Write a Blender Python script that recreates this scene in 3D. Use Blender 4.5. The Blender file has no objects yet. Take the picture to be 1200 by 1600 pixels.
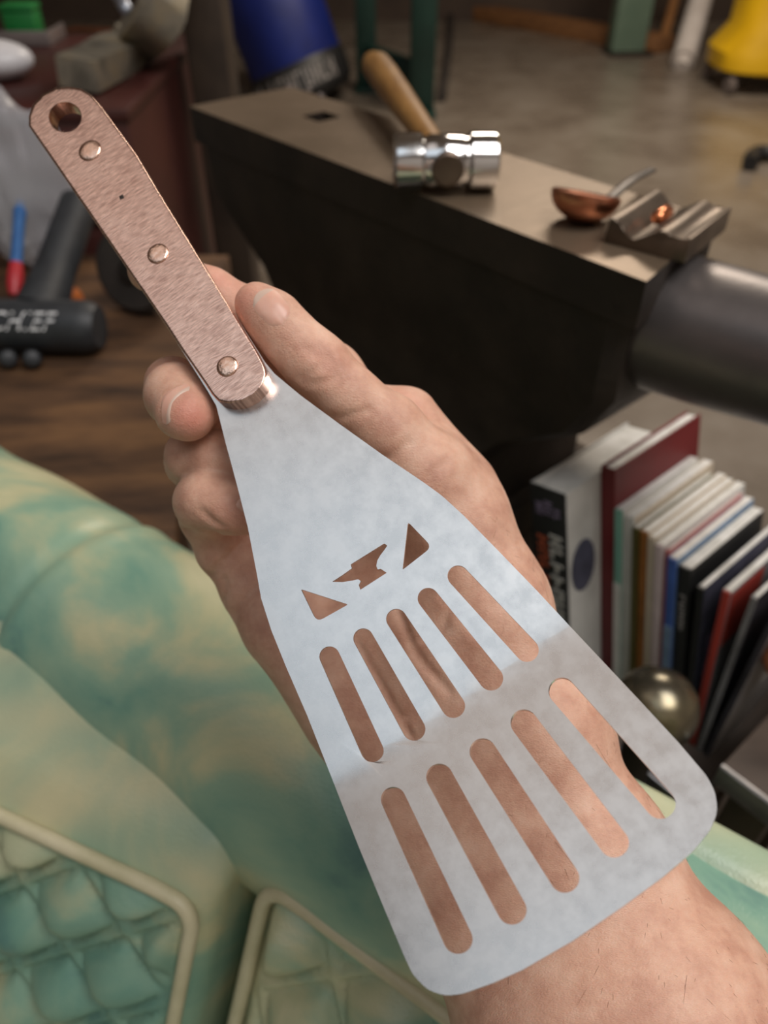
import bpy, bmesh, math, random
import numpy as np
from mathutils import Vector, Matrix
random.seed(7); rng = np.random.default_rng(7)
scene = bpy.context.scene
COL = scene.collection

# ------------------------------------------------------------------ camera
F = 1200.0; CZ = 1.10; PITCH = math.radians(41)
cp, sp = math.cos(PITCH), math.sin(PITCH)
CAM = np.array([0, 0, CZ]); RIGHT = np.array([1., 0, 0])
FWD = np.array([0, cp, -sp]); UP = np.array([0, sp, cp])
cd = bpy.data.cameras.new('camera'); cam = bpy.data.objects.new('camera', cd); COL.objects.link(cam)
cam.location = CAM; cam.rotation_euler = (math.pi/2 - PITCH, 0, 0)
cd.sensor_fit = 'VERTICAL'; cd.sensor_height = 36; cd.sensor_width = 27; cd.lens = 36*F/1600
cd.clip_start = 0.01; cd.clip_end = 60
cd.dof.use_dof = True; cd.dof.focus_distance = 0.245; cd.dof.aperture_fstop = 8.6
scene.camera = cam

def P(px, py, d):
    px = np.asarray(px, float); py = np.asarray(py, float); d = np.asarray(d, float)
    return CAM + ((px-600)/F*d)[..., None]*RIGHT + ((800-py)/F*d)[..., None]*UP + d[..., None]*FWD
def PH(px, py, H):
    """point of the horizontal plane H below the camera that is seen at a pixel"""
    z = (800-py)/F*cp - sp
    return P(px, py, H/-z)
def cam2world(c):           # (right, down, forward) metres -> world
    return CAM + c[:, 0:1]*RIGHT - c[:, 1:2]*UP + c[:, 2:3]*FWD
def V(*a): return np.array(a, float)
def unit(a): a = np.asarray(a, float); return a/np.linalg.norm(a)

# ------------------------------------------------------------------ world, lights, exposure
w = bpy.data.worlds.new('world'); scene.world = w; w.use_nodes = True
w.node_tree.nodes['Background'].inputs[0].default_value = (0.75, 0.85, 1.0, 1)
w.node_tree.nodes['Background'].inputs[1].default_value = 0.6
vs = scene.view_settings
vs.view_transform = 'Standard'; vs.look = 'None'; vs.gamma = 1; vs.use_curve_mapping = False; vs.exposure = 0.0
scene.cycles.use_denoising = True
scene.cycles.max_bounces = 8

def area(name, loc, target, sx, sy, power, color):
    l = bpy.data.lights.new(name, 'AREA'); l.shape = 'RECTANGLE'; l.size = sx; l.size_y = sy
    l.energy = power; l.color = color
    o = bpy.data.objects.new(name, l); COL.objects.link(o); o.location = loc
    o.rotation_euler = (Vector(target)-Vector(loc)).to_track_quat('-Z', 'Y').to_euler()
    return o
# cool daylight overhead and behind (mirrored in the upper blade), daylight from the upper right (lit side of thumb and arm),
# a warm ceiling lamp (mirrored in the lower blade) and a warm lamp over the far floor; all above the picture, at ceiling height
area('skylight_offscreen', (-0.80, -0.80, 2.95), (-0.80, -0.80, 0), 1.8, 1.5, 8.0, (0.80, 0.905, 1.0))
area('skylight_right_offscreen', (1.05, -0.25, 2.95), (1.05, -0.25, 0), 1.5, 1.7, 62, (1.0, 0.965, 0.93))
area('ceiling_lamp_offscreen', (-1.25, 0.485, 2.97), (-1.25, 0.485, 0), 1.7, 1.03, 3.4, (1.0, 0.89, 0.83))
area('workshop_lamp_offscreen', (1.2, 3.6, 2.9), (1.2, 3.6, 0), 1.6, 0.8, 100, (1.0, 0.87, 0.72))

# ------------------------------------------------------------------ materials
def mk(name):
    m = bpy.data.materials.new(name); m.use_nodes = True
    nt = m.node_tree; b = nt.nodes['Principled BSDF']
    return m, nt, b
def N(nt, typ, **kw):
    n = nt.nodes.new(typ)
    for k, v in kw.items():
        if k.startswith('_'): setattr(n, k[1:], v)
        else: n.inputs[k].default_value = v
    return n
def c4(c): return (c[0], c[1], c[2], 1.0)
def ramp(nt, fac, stops):
    r = nt.nodes.new('ShaderNodeValToRGB'); e = r.color_ramp.elements
    while len(e) < len(stops): e.new(0.5)
    for el, (p, c) in zip(e, stops): el.position = p; el.color = c4(c)
    nt.links.new(fac, r.inputs[0]); return r.outputs[0]
def mat(name, cols, rough=0.5, metal=0.0, scale=20, detail=4, stretch=(1, 1, 1), bump=0.0, bump_scale=None, coord='Object',
        rough_var=0.0, spec=0.5, coat=0.0, lo=0.35, hi=0.65, bump_dist=0.002):
    m, nt, b = mk(name)
    L = nt.links.new
    tc = nt.nodes.new('ShaderNodeTexCoord'); mp = nt.nodes.new('ShaderNodeMapping')
    L(tc.outputs[coord], mp.inputs[0]); mp.inputs['Scale'].default_value = stretch
    nz = N(nt, 'ShaderNodeTexNoise', Scale=scale, Detail=detail, Roughness=0.6); L(mp.outputs[0], nz.inputs[0])
    if len(cols) == 1: b.inputs['Base Color'].default_value = c4(cols[0])
    else:
        st = [(lo+(hi-lo)*i/(len(cols)-1), c) for i, c in enumerate(cols)]
        L(ramp(nt, nz.outputs[0], st), b.inputs['Base Color'])
    b.inputs['Roughness'].default_value = rough; b.inputs['Metallic'].default_value = metal
    b.inputs['Specular IOR Level'].default_value = spec; b.inputs['Coat Weight'].default_value = coat
    if rough_var:
        mr = N(nt, 'ShaderNodeMapRange'); mr.inputs[3].default_value = rough-rough_var; mr.inputs[4].default_value = rough+rough_var
        L(nz.outputs[0], mr.inputs[0]); L(mr.outputs[0], b.inputs['Roughness'])
    if bump:
        n2 = N(nt, 'ShaderNodeTexNoise', Scale=bump_scale or scale*3, Detail=4, Roughness=0.6); L(mp.outputs[0], n2.inputs[0])
        bp = N(nt, 'ShaderNodeBump', Strength=bump, Distance=bump_dist); L(n2.outputs[0], bp.inputs['Height']); L(bp.outputs[0], b.inputs['Normal'])
    return m
M = {}
M['iron'] = mat('dark_iron', [(0.014, 0.009, 0.006), (0.030, 0.020, 0.014)], 0.6, 0.2, 14, bump=0.5, bump_scale=60)
M['face'] = mat('worn_anvil_face', [(0.16, 0.115, 0.075), (0.22, 0.16, 0.11)], 0.42, 0.55, 9, bump=0.15, bump_scale=90)
M['horn'] = mat('worn_horn_steel', [(0.11, 0.10, 0.10), (0.17, 0.15, 0.145)], 0.38, 0.7, 8, bump=0.2, bump_scale=50)
M['stump'] = mat('dark_stump_wood', [(0.018, 0.012, 0.008), (0.05, 0.033, 0.02)], 0.8, 0, 6, stretch=(6, 6, 0.6), bump=0.5)
M['bench'] = mat('brown_bench_wood', [(0.035, 0.018, 0.010), (0.09, 0.045, 0.022), (0.16, 0.08, 0.035)], 0.6, 0, 5, stretch=(1, 3.5, 1), bump=0.3)
M['floor'] = mat('polished_concrete', [(0.13, 0.105, 0.082), (0.17, 0.14, 0.112), (0.205, 0.175, 0.145)], 0.28, 0, 3, detail=8, bump=0.05, rough_var=0.06)
M['wall'] = mat('dark_wall', [(0.05, 0.035, 0.028), (0.08, 0.055, 0.04)], 0.9, 0, 2)
M['wall_light'] = mat('plaster_wall', [(0.42, 0.37, 0.33), (0.50, 0.45, 0.41)], 0.9, 0, 2)
M['ceiling'] = mat('ceiling_board', [(0.50, 0.44, 0.40), (0.56, 0.50, 0.46)], 0.9, 0, 1.5)
M['chrome'] = mat('polished_steel', [(0.75, 0.75, 0.76)], 0.13, 1.0, 30, bump=0.08)
M['hammer_dark'] = mat('hammer_cheek', [(0.10, 0.07, 0.055), (0.16, 0.12, 0.09)], 0.4, 0.8, 20)
M['hickory'] = mat('hickory_handle', [(0.20, 0.095, 0.028), (0.31, 0.16, 0.05)], 0.4, 0, 14, stretch=(6, 1, 6), coat=0.2)
M['copper_dull'] = mat('dull_copper', [(0.50, 0.20, 0.12), (0.70, 0.32, 0.20)], 0.32, 1.0, 30)
M['copper_hot'] = mat('bright_copper', [(0.85, 0.30, 0.14)], 0.25, 1.0, 30)
M['steel_dark'] = mat('dark_steel', [(0.06, 0.052, 0.047), (0.11, 0.095, 0.085)], 0.42, 0.8, 20, bump=0.15)
M['block'] = mat('swage_steel', [(0.12, 0.092, 0.07), (0.19, 0.145, 0.11)], 0.40, 0.75, 30, bump=0.1)
M['green_paint'] = mat('dark_green_paint', [(0.004, 0.022, 0.016), (0.007, 0.035, 0.026)], 0.45, 0, 5)
M['green_pale'] = mat('pale_green_paint', [(0.11, 0.17, 0.125), (0.15, 0.215, 0.16)], 0.5, 0, 5)
M['blue'] = mat('blue_plastic', [(0.003, 0.012, 0.13), (0.005, 0.018, 0.18)], 0.5, 0, 6)
M['black'] = mat('black_plastic', [(0.012, 0.012, 0.013), (0.02, 0.02, 0.021)], 0.5, 0, 20)
M['tool'] = mat('charcoal_plastic', [(0.020, 0.022, 0.026), (0.03, 0.033, 0.038)], 0.5, 0, 40, bump=0.1)
M['white_print'] = mat('white_print', [(0.75, 0.75, 0.77)], 0.5)
M['grey_print'] = mat('grey_print', [(0.30, 0.28, 0.27)], 0.5)
M['yellow'] = mat('yellow_plastic', [(0.62, 0.36, 0.006), (0.72, 0.43, 0.008)], 0.42, 0, 5)
M['orange_wood'] = mat('orange_brown_board', [(0.15, 0.065, 0.025), (0.24, 0.11, 0.04)], 0.6, 0, 4, stretch=(0.6, 5, 5))
M['pole_white'] = mat('chalky_white_paint', [(0.50, 0.45, 0.42), (0.60, 0.55, 0.52)], 0.5, 0, 5)
M['pole_brown'] = mat('brown_stick', [(0.20, 0.09, 0.03), (0.28, 0.13, 0.05)], 0.5, 0, 5)
M['bracket'] = mat('worn_grey_steel', [(0.16, 0.145, 0.115), (0.27, 0.24, 0.19), (0.33, 0.27, 0.18)], 0.5, 0.4, 18, bump=0.3)
M['post'] = mat('brown_iron_post', [(0.030, 0.020, 0.014), (0.055, 0.037, 0.025)], 0.6, 0.2, 12)
M['red_chest'] = mat('dark_red_enamel', [(0.040, 0.010, 0.008), (0.065, 0.016, 0.013)], 0.45, 0, 6)
M['white_plastic'] = mat('white_plastic', [(0.72, 0.70, 0.72)], 0.35)
M['green_box'] = mat('green_plastic', [(0.01, 0.15, 0.03), (0.015, 0.20, 0.045)], 0.45, 0, 10)
M['tray'] = mat('grey_tray_metal', [(0.20, 0.17, 0.16), (0.27, 0.23, 0.22)], 0.4, 0.5, 12)
M['hoop'] = mat('bluish_grey_steel', [(0.30, 0.33, 0.40), (0.38, 0.41, 0.48)], 0.35, 0.7, 12)
M['blue_grip'] = mat('blue_grip', [(0.02, 0.10, 0.30), (0.03, 0.14, 0.38)], 0.45, 0, 20)
M['red_grip'] = mat('red_grip', [(0.45, 0.02, 0.03)], 0.4)
M['orange_plastic'] = mat('orange_plastic', [(0.40, 0.10, 0.02), (0.50, 0.14, 0.03)], 0.45, 0, 15)
M['rubber'] = mat('dark_rubber', [(0.022, 0.019, 0.017), (0.045, 0.037, 0.032)], 0.6, 0, 12)
M['table'] = mat('dark_table_top', [(0.060, 0.042, 0.032), (0.10, 0.072, 0.055)], 0.5, 0, 7, stretch=(1, 4, 1))
M['edge_steel'] = mat('edge_strip_steel', [(0.24, 0.24, 0.25), (0.40, 0.40, 0.42)], 0.32, 0.9, 25)
M['ball'] = mat('tarnished_ball_steel', [(0.06, 0.06, 0.05), (0.17, 0.15, 0.11), (0.26, 0.22, 0.14)], 0.27, 0.85, 9, stretch=(1, 1, 5), bump=0.1)
M['clay'] = mat('terracotta_orange', [(0.55, 0.19, 0.09), (0.66, 0.25, 0.12)], 0.5, 0, 12)
M['paper'] = mat('book_paper', [(0.62, 0.60, 0.55), (0.80, 0.78, 0.74)], 0.8, 0, 60, stretch=(1, 1, 1))
# clear bag
m, nt, b = mk('clear_bag'); M['bag'] = m
b.inputs['Base Color'].default_value = (0.62, 0.62, 0.66, 1); b.inputs['Roughness'].default_value = 0.25
b.inputs['Alpha'].default_value = 0.42

# stainless blade (fine tumbled grain, follows the blade's length through its UVs)
def metal_uv(name, c0, c1, rough, rv, grain, bump, bd, mott_scale, gd=6):
    m, nt, b = mk(name); L = nt.links.new
    uv = N(nt, 'ShaderNodeUVMap'); uv.uv_map = 'UVMap'
    mp = nt.nodes.new('ShaderNodeMapping'); L(uv.outputs[0], mp.inputs[0]); mp.inputs['Scale'].default_value = grain
    n1 = N(nt, 'ShaderNodeTexNoise', Scale=1.0, Detail=gd, Roughness=0.65); L(mp.outputs[0], n1.inputs[0])
    n2 = N(nt, 'ShaderNodeTexNoise', Scale=mott_scale, Detail=5, Roughness=0.6); L(uv.outputs[0], n2.inputs[0])
    mx = N(nt, 'ShaderNodeMix'); mx.data_type = 'FLOAT'; mx.inputs[0].default_value = 0.5
    L(n1.outputs[0], mx.inputs[2]); L(n2.outputs[0], mx.inputs[3])
    L(ramp(nt, mx.outputs[0], [(0.36, c0), (0.62, c1)]), b.inputs['Base Color'])
    mr = N(nt, 'ShaderNodeMapRange'); mr.inputs[1].default_value = 0.3; mr.inputs[2].default_value = 0.7
    mr.inputs[3].default_value = rough-rv; mr.inputs[4].default_value = rough+rv
    L(n2.outputs[0], mr.inputs[0]); L(mr.outputs[0], b.inputs['Roughness'])
    b.inputs['Metallic'].default_value = 1.0
    bp = N(nt, 'ShaderNodeBump', Strength=bump, Distance=bd); L(n1.outputs[0], bp.inputs['Height']); L(bp.outputs[0], b.inputs['Normal'])
    return m
M['blade'] = metal_uv('stainless_steel', (0.63, 0.622, 0.615), (0.75, 0.745, 0.74), 0.29, 0.05, (60, 40, 1), 0.0, 0.0004, 2.6)
M['blade'].node_tree.nodes['Mix'].inputs[0].default_value = 1.0
M['copper'] = metal_uv('hammered_copper', (0.44, 0.26, 0.21), (0.96, 0.67, 0.555), 0.25, 0.05, (62, 4.2, 1), 0.22, 0.0004, 1.6, 3)
M['copper'].node_tree.nodes['Mix'].inputs[0].default_value = 0.22
M['rivet'] = mat('rivet_copper', [(0.80, 0.50, 0.38), (0.95, 0.66, 0.52)], 0.25, 1.0, 300, bump=0.6, bump_scale=260, bump_dist=0.0008)

# skin
m, nt, b = mk('skin'); M['skin'] = m; L = nt.links.new
tc = nt.nodes.new('ShaderNodeTexCoord')
n1 = N(nt, 'ShaderNodeTexNoise', Scale=70, Detail=5, Roughness=0.65); L(tc.outputs['Object'], n1.inputs[0])
base = ramp(nt, n1.outputs[0], [(0.33, (0.50, 0.262, 0.185)), (0.52, (0.62, 0.362, 0.262)), (0.70, (0.70, 0.45, 0.34))])
at = N(nt, 'ShaderNodeAttribute'); at.attribute_name = 'flush'
mx = N(nt, 'ShaderNodeMix'); mx.data_type = 'RGBA'; L(at.outputs['Fac'], mx.inputs[0]); L(base, mx.inputs[6]); mx.inputs[7].default_value = (0.56, 0.20, 0.145, 1)
vf = N(nt, 'ShaderNodeTexVoronoi', Scale=95); L(tc.outputs['Object'], vf.inputs[0])      # freckles
fr = N(nt, 'ShaderNodeMapRange'); fr.inputs[1].default_value = 0.05; fr.inputs[2].default_value = 0.11; fr.inputs[3].default_value = 0.16; fr.inputs[4].default_value = 0.0
L(vf.outputs['Distance'], fr.inputs[0])
mx3 = N(nt, 'ShaderNodeMix'); mx3.data_type = 'RGBA'; L(fr.outputs[0], mx3.inputs[0]); L(mx.outputs[2], mx3.inputs[6]); mx3.inputs[7].default_value = (0.42, 0.19, 0.11, 1)
L(mx3.outputs[2], b.inputs['Base Color'])
b.inputs['Roughness'].default_value = 0.50; b.inputs['Specular IOR Level'].default_value = 0.42
b.inputs['Subsurface Weight'].default_value = 0.22; b.inputs['Subsurface Radius'].default_value = (1.0, 0.35, 0.2); b.inputs['Subsurface Scale'].default_value = 0.004
mp = nt.nodes.new('ShaderNodeMapping'); L(tc.outputs['Object'], mp.inputs[0]); mp.inputs['Rotation'].default_value = (0.6, 0.2, 0.5); mp.inputs['Scale'].default_value = (1, 2.6, 1)
v1 = N(nt, 'ShaderNodeTexVoronoi', Scale=760); v1.feature = 'DISTANCE_TO_EDGE'; L(mp.outputs[0], v1.inputs[0])
n3 = N(nt, 'ShaderNodeTexNoise', Scale=520, Detail=4, Roughness=0.7); L(mp.outputs[0], n3.inputs[0])
n4 = N(nt, 'ShaderNodeTexNoise', Scale=120, Detail=3, Roughness=0.6, Distortion=0.8); L(mp.outputs[0], n4.inputs[0])
ad = N(nt, 'ShaderNodeMath'); ad.operation = 'MULTIPLY_ADD'; ad.inputs[1].default_value = 0.9; L(v1.outputs['Distance'], ad.inputs[0]); L(n3.outputs[0], ad.inputs[2])
ad2 = N(nt, 'ShaderNodeMath'); ad2.operation = 'MULTIPLY_ADD'; ad2.inputs[1].default_value = 0.35; L(n4.outputs[0], ad2.inputs[0]); L(ad.outputs[0], ad2.inputs[2])
bp = N(nt, 'ShaderNodeBump', Strength=0.40, Distance=0.0006); L(ad2.outputs[0], bp.inputs['Height']); L(bp.outputs[0], b.inputs['Normal'])
M['nail'] = mat('fingernail', [(0.60, 0.33, 0.25), (0.67, 0.40, 0.31)], 0.33, 0, 60)
M['nail'].node_tree.nodes['Principled BSDF'].inputs['Subsurface Weight'].default_value = 0.15
M['nail'].node_tree.nodes['Principled BSDF'].inputs['Subsurface Scale'].default_value = 0.002
M['nail_tip'] = mat('nail_free_edge', [(0.57, 0.41, 0.33)], 0.4)
M['hair'] = mat('fine_body_hair', [(0.20, 0.11, 0.06)], 0.5)

# leather: green dye over a cream hide, rubbed pale
m, nt, b = mk('green_leather'); M['leather'] = m; L = nt.links.new
tc = nt.nodes.new('ShaderNodeTexCoord')
n1 = N(nt, 'ShaderNodeTexNoise', Scale=9, Detail=5, Roughness=0.55, Distortion=0.6); L(tc.outputs['Object'], n1.inputs[0])
base = ramp(nt, n1.outputs[0], [(0.25, (0.07, 0.17, 0.18)), (0.35, (0.18, 0.34, 0.26)), (0.46, (0.28, 0.42, 0.30)), (0.58, (0.52, 0.52, 0.32)), (0.69, (0.66, 0.61, 0.39))])
at = N(nt, 'ShaderNodeAttribute'); at.attribute_name = 'rub'
mx = N(nt, 'ShaderNodeMix'); mx.data_type = 'RGBA'; L(at.outputs['Fac'], mx.inputs[0]); L(base, mx.inputs[6]); mx.inputs[7].default_value = (0.60, 0.54, 0.33, 1)
ac = N(nt, 'ShaderNodeAttribute'); ac.attribute_name = 'dye'
mx2 = N(nt, 'ShaderNodeMix'); mx2.data_type = 'RGBA'; L(ac.outputs['Fac'], mx2.inputs[0]); L(mx.outputs[2], mx2.inputs[6]); mx2.inputs[7].default_value = (0.06, 0.16, 0.13, 1)
L(mx2.outputs[2], b.inputs['Base Color'])
b.inputs['Roughness'].default_value = 0.36; b.inputs['Specular IOR Level'].default_value = 0.6
v1 = N(nt, 'ShaderNodeTexVoronoi', Scale=420); v1.feature = 'DISTANCE_TO_EDGE'; L(tc.outputs['Object'], v1.inputs[0])
n3 = N(nt, 'ShaderNodeTexNoise', Scale=60, Detail=4); L(tc.outputs['Object'], n3.inputs[0])
ad = N(nt, 'ShaderNodeMath'); ad.operation = 'MULTIPLY_ADD'; ad.inputs[1].default_value = 0.5; L(v1.outputs['Distance'], ad.inputs[0]); L(n3.outputs[0], ad.inputs[2])
bp = N(nt, 'ShaderNodeBump', Strength=0.25, Distance=0.002); L(ad.outputs[0], bp.inputs['Height']); L(bp.outputs[0], b.inputs['Normal'])
M['piping'] = mat('pale_piping_leather', [(0.50, 0.46, 0.29), (0.63, 0.57, 0.39)], 0.45, 0, 25, bump=0.2)
M['seam'] = mat('seam_thread', [(0.05, 0.13, 0.11)], 0.6)

def solid(name, c, rough=0.5, var=0.85, scale=25):
    if name not in M: M[name] = mat(name, [tuple(x*var for x in c), c], rough, 0, scale)
    return M[name]

# ------------------------------------------------------------------ object helpers
def thing(name, label, cat, loc=(0, 0, 0), group=None):
    o = bpy.data.objects.new(name, None); COL.objects.link(o); o.location = Vector(loc); o.empty_display_size = 0.02
    o['label'] = label; o['category'] = cat
    if group: o['group'] = group
    return o
def origin(p):
    v = np.zeros(3)
    while p is not None: v = v + np.array(p.location); p = p.parent
    return v
def finish(name, me, material, parent=None, smooth=None):
    me.materials.append(M[material] if isinstance(material, str) else material)
    if smooth is not None:
        me.polygons.foreach_set('use_smooth', [True]*len(me.polygons))
        if smooth < 179: me.set_sharp_from_angle(angle=math.radians(smooth))
    o = bpy.data.objects.new(name, me); COL.objects.link(o)
    if parent is not None: o.parent = parent
    return o
def part(name, verts, faces, material, parent=None, smooth=None):
    me = bpy.data.meshes.new(name)
    v = np.asarray(verts, float) - origin(parent)
    me.from_pydata(v.tolist(), [], [list(map(int, f)) for f in faces]); me.update()
    return finish(name, me, material, parent, smooth)
def from_bm(name, bm, material, parent=None, smooth=30):
    bmesh.ops.recalc_face_normals(bm, faces=bm.faces[:])
    o0 = Vector(origin(parent)); bmesh.ops.translate(bm, verts=bm.verts[:], vec=-o0)
    me = bpy.data.meshes.new(name); bm.to_mesh(me); bm.free()
    return finish(name, me, material, parent, smooth)
def tag(o, label, cat, group=None):
    o['label'] = label; o['category'] = cat
    if group: o['group'] = group
    return o
def frame(x, z):
    """rotation matrix with columns x, y, z"""
    z = unit(z); x = np.asarray(x, float); x = unit(x - z*np.dot(x, z)); y = np.cross(z, x)
    return np.stack([x, y, z], 1)
def bm_box(bm, c, R, size, bevel=0.0, seg=2):
    r = bmesh.ops.create_cube(bm, size=1.0); vs_ = r['verts']
    for v in vs_:
        p = np.array(v.co)*np.array(size); v.co = Vector(np.asarray(c)+R@p)
    if bevel:
        es = list({e for v in vs_ for e in v.link_edges})
        bmesh.ops.bevel(bm, geom=es, offset=bevel, segments=seg, profile=0.5, affect='EDGES')
    return bm
I3 = np.eye(3)
def box(name, c, R, size, material, parent=None, bevel=0.003, seg=2, smooth=30):
    bm = bmesh.new(); bm_box(bm, c, R, size, bevel, seg); return from_bm(name, bm, material, parent, smooth)
def lathe_geo(prof, c, R, n=32, closed=True):
    """prof: (radius, height) list, revolved about R's z column through c"""
    vs_, fs = [], []
    for (r, h) in prof:
        for k in range(n):
            a = 2*math.pi*k/n; vs_.append(np.asarray(c)+R@np.array([r*math.cos(a), r*math.sin(a), h]))
    for i in range(len(prof)-1):
        for k in range(n):
            k2 = (k+1) % n; fs.append([i*n+k, i*n+k2, (i+1)*n+k2, (i+1)*n+k])
    if closed:
        fs.append(list(range(n-1, -1, -1))); fs.append([(len(prof)-1)*n+k for k in range(n)])
    return vs_, fs
def lathe(name, prof, c, R, material, parent=None, n=32, smooth=35, closed=True):
    v, f = lathe_geo(prof, c, R, n, closed); return part(name, v, f, material, parent, smooth)
def tube_geo(pts, rad, n=12, cap=True, flat=1.0, upv=None):
    pts = np.asarray(pts, float); m_ = len(pts); rad = np.broadcast_to(rad, (m_,))
    T = np.gradient(pts, axis=0); T /= np.linalg.norm(T, axis=1)[:, None]
    ref = np.array([0, 0, 1.]) if upv is None else unit(upv)
    if abs(np.dot(ref, T[0])) > 0.9: ref = np.array([1., 0, 0])
    x = unit(ref - T[0]*np.dot(ref, T[0])); vs_, fs = [], []
    for i in range(m_):
        x = unit(x - T[i]*np.dot(x, T[i])); y = np.cross(T[i], x)
        for k in range(n):
            a = 2*math.pi*k/n; vs_.append(pts[i] + rad[i]*(math.cos(a)*x*flat + math.sin(a)*y))
    for i in range(m_-1):
        for k in range(n):
            k2 = (k+1) % n; fs.append([i*n+k, i*n+k2, (i+1)*n+k2, (i+1)*n+k])
    if cap: fs.append(list(range(n-1, -1, -1))); fs.append([(m_-1)*n+k for k in range(n)])
    return vs_, fs
def tube(name, pts, rad, material, parent=None, n=12, smooth=50, flat=1.0, upv=None):
    v, f = tube_geo(pts, rad, n, True, flat, upv); return part(name, v, f, material, parent, smooth)
def smooth_path(pts, n=24):
    pts = np.asarray(pts, float); out = []
    ext = np.vstack([2*pts[0]-pts[1], pts, 2*pts[-1]-pts[-2]])
    for i in range(len(pts)-1):
        p0, p1, p2, p3 = ext[i:i+4]
        for t in np.linspace(0, 1, max(2, n//(len(pts)-1)), endpoint=False):
            out.append(0.5*((2*p1)+(-p0+p2)*t+(2*p0-5*p1+4*p2-p3)*t*t+(-p0+3*p1-3*p2+p3)*t**3))
    out.append(pts[-1]); return np.array(out)
def prism(name, prof, R, c, length, material, parent=None, bevel=0.0, smooth=30):
    """profile (x, z) in R's x/z columns, extruded along R's y by length"""
    bm = bmesh.new(); n = len(prof); vv = []
    for yy in (0, length):
        for (x, z) in prof: vv.append(bm.verts.new(Vector(np.asarray(c)+R@np.array([x, yy, z]))))
    bm.faces.new(vv[:n]); bm.faces.new(vv[n:][::-1])
    for k in range(n): bm.faces.new([vv[k], vv[n+k], vv[n+(k+1) % n], vv[(k+1) % n]])
    if bevel: bmesh.ops.bevel(bm, geom=bm.edges[:], offset=bevel, segments=2, profile=0.5, affect='EDGES')
    return from_bm(name, bm, material, parent, smooth)
def text(name, s, size, c, R, material, parent, depth=0.0004, shear=0.0, xs=1.0):
    cu = bpy.data.curves.new(name, 'FONT'); cu.body = s; cu.size = size; cu.extrude = depth; cu.shear = shear
    cu.align_x = 'CENTER'; cu.align_y = 'CENTER'
    o = bpy.data.objects.new('tmp', cu); COL.objects.link(o)
    dg = bpy.context.evaluated_depsgraph_get(); me = bpy.data.meshes.new_from_object(o.evaluated_get(dg))
    bpy.data.objects.remove(o)
    v = np.array([x.co for x in me.vertices])*np.array([xs, 1, 1]); v = (R@v.T).T + np.asarray(c) - origin(parent)
    for i, x in enumerate(me.vertices): x.co = Vector(v[i])
    me.materials.clear(); me.name = name
    return finish(name, me, material, parent)

# ------------------------------------------------------------------ signed-distance meshing
def surface_nets(f, org, h):
    nx, ny, nz = f.shape; ins = f < 0
    c = ins[:-1, :-1, :-1].astype(np.int8)
    for dx, dy, dz in [(1,0,0),(0,1,0),(0,0,1),(1,1,0),(1,0,1),(0,1,1),(1,1,1)]:
        c = c + ins[dx:nx-1+dx, dy:ny-1+dy, dz:nz-1+dz]
    act = (c > 0) & (c < 8); idx = np.argwhere(act); n = len(idx)
    cid = np.full(act.shape, -1, np.int32); cid[act] = np.arange(n)
    acc = np.zeros((n, 3)); cnt = np.zeros(n)
    corners = [(0,0,0),(1,0,0),(0,1,0),(1,1,0),(0,0,1),(1,0,1),(0,1,1),(1,1,1)]
    vals = [f[idx[:, 0]+a, idx[:, 1]+b_, idx[:, 2]+c_] for a, b_, c_ in corners]
    for i in range(8):
        for j in range(i+1, 8):
            d = np.array(corners[j])-np.array(corners[i])
            if np.abs(d).sum() != 1: continue
            m_ = (vals[i] < 0) != (vals[j] < 0)
            t = np.where(m_, vals[i]/np.where(m_, vals[i]-vals[j], 1), 0)
            acc[m_] += np.array(corners[i])+t[m_, None]*d; cnt[m_] += 1
    verts = org + (idx + acc/cnt[:, None])*h
    faces = []
    for ax in range(3):
        sl0 = [slice(None)]*3; sl1 = [slice(None)]*3; sl0[ax] = slice(0, -1); sl1[ax] = slice(1, None)
        a_, b_ = ins[tuple(sl0)], ins[tuple(sl1)]
        e = np.argwhere(a_ != b_); u, v = [(1, 2), (2, 0), (0, 1)][ax]
        e = e[(e[:, u] > 0) & (e[:, v] > 0) & (e[:, u] < f.shape[u]-1) & (e[:, v] < f.shape[v]-1)]
        sgn = a_[tuple(e.T)]
        q = []
        for du, dv in [(0, 0), (-1, 0), (-1, -1), (0, -1)]:
            k = e.copy(); k[:, u] += du; k[:, v] += dv; q.append(cid[tuple(k.T)])
        q = np.stack(q, 1); q[~sgn] = q[~sgn][:, ::-1]; faces.append(q)
    return verts, np.concatenate(faces)
def mesh_np(name, verts, quads, material, parent=None, attrs=None, smooth=180):
    me = bpy.data.meshes.new(name); v = np.asarray(verts, np.float32)-origin(parent).astype(np.float32)
    n, m_ = len(v), len(quads)
    me.vertices.add(n); me.vertices.foreach_set('co', v.ravel())
    me.loops.add(m_*4); me.loops.foreach_set('vertex_index', np.asarray(quads, np.int32).ravel())
    me.polygons.add(m_); me.polygons.foreach_set('loop_start', np.arange(0, m_*4, 4, dtype=np.int32))
    me.update(calc_edges=True); me.validate()
    for k, a in (attrs or {}).items():
        at_ = me.attributes.new(k, 'FLOAT', 'POINT'); at_.data.foreach_set('value', np.asarray(a, np.float32))
    return finish(name, me, material, parent, smooth)
def smin(a, b, k):
    h = np.maximum(k-np.abs(a-b), 0)/k
    return np.minimum(a, b)-h*h*k*0.25

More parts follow.
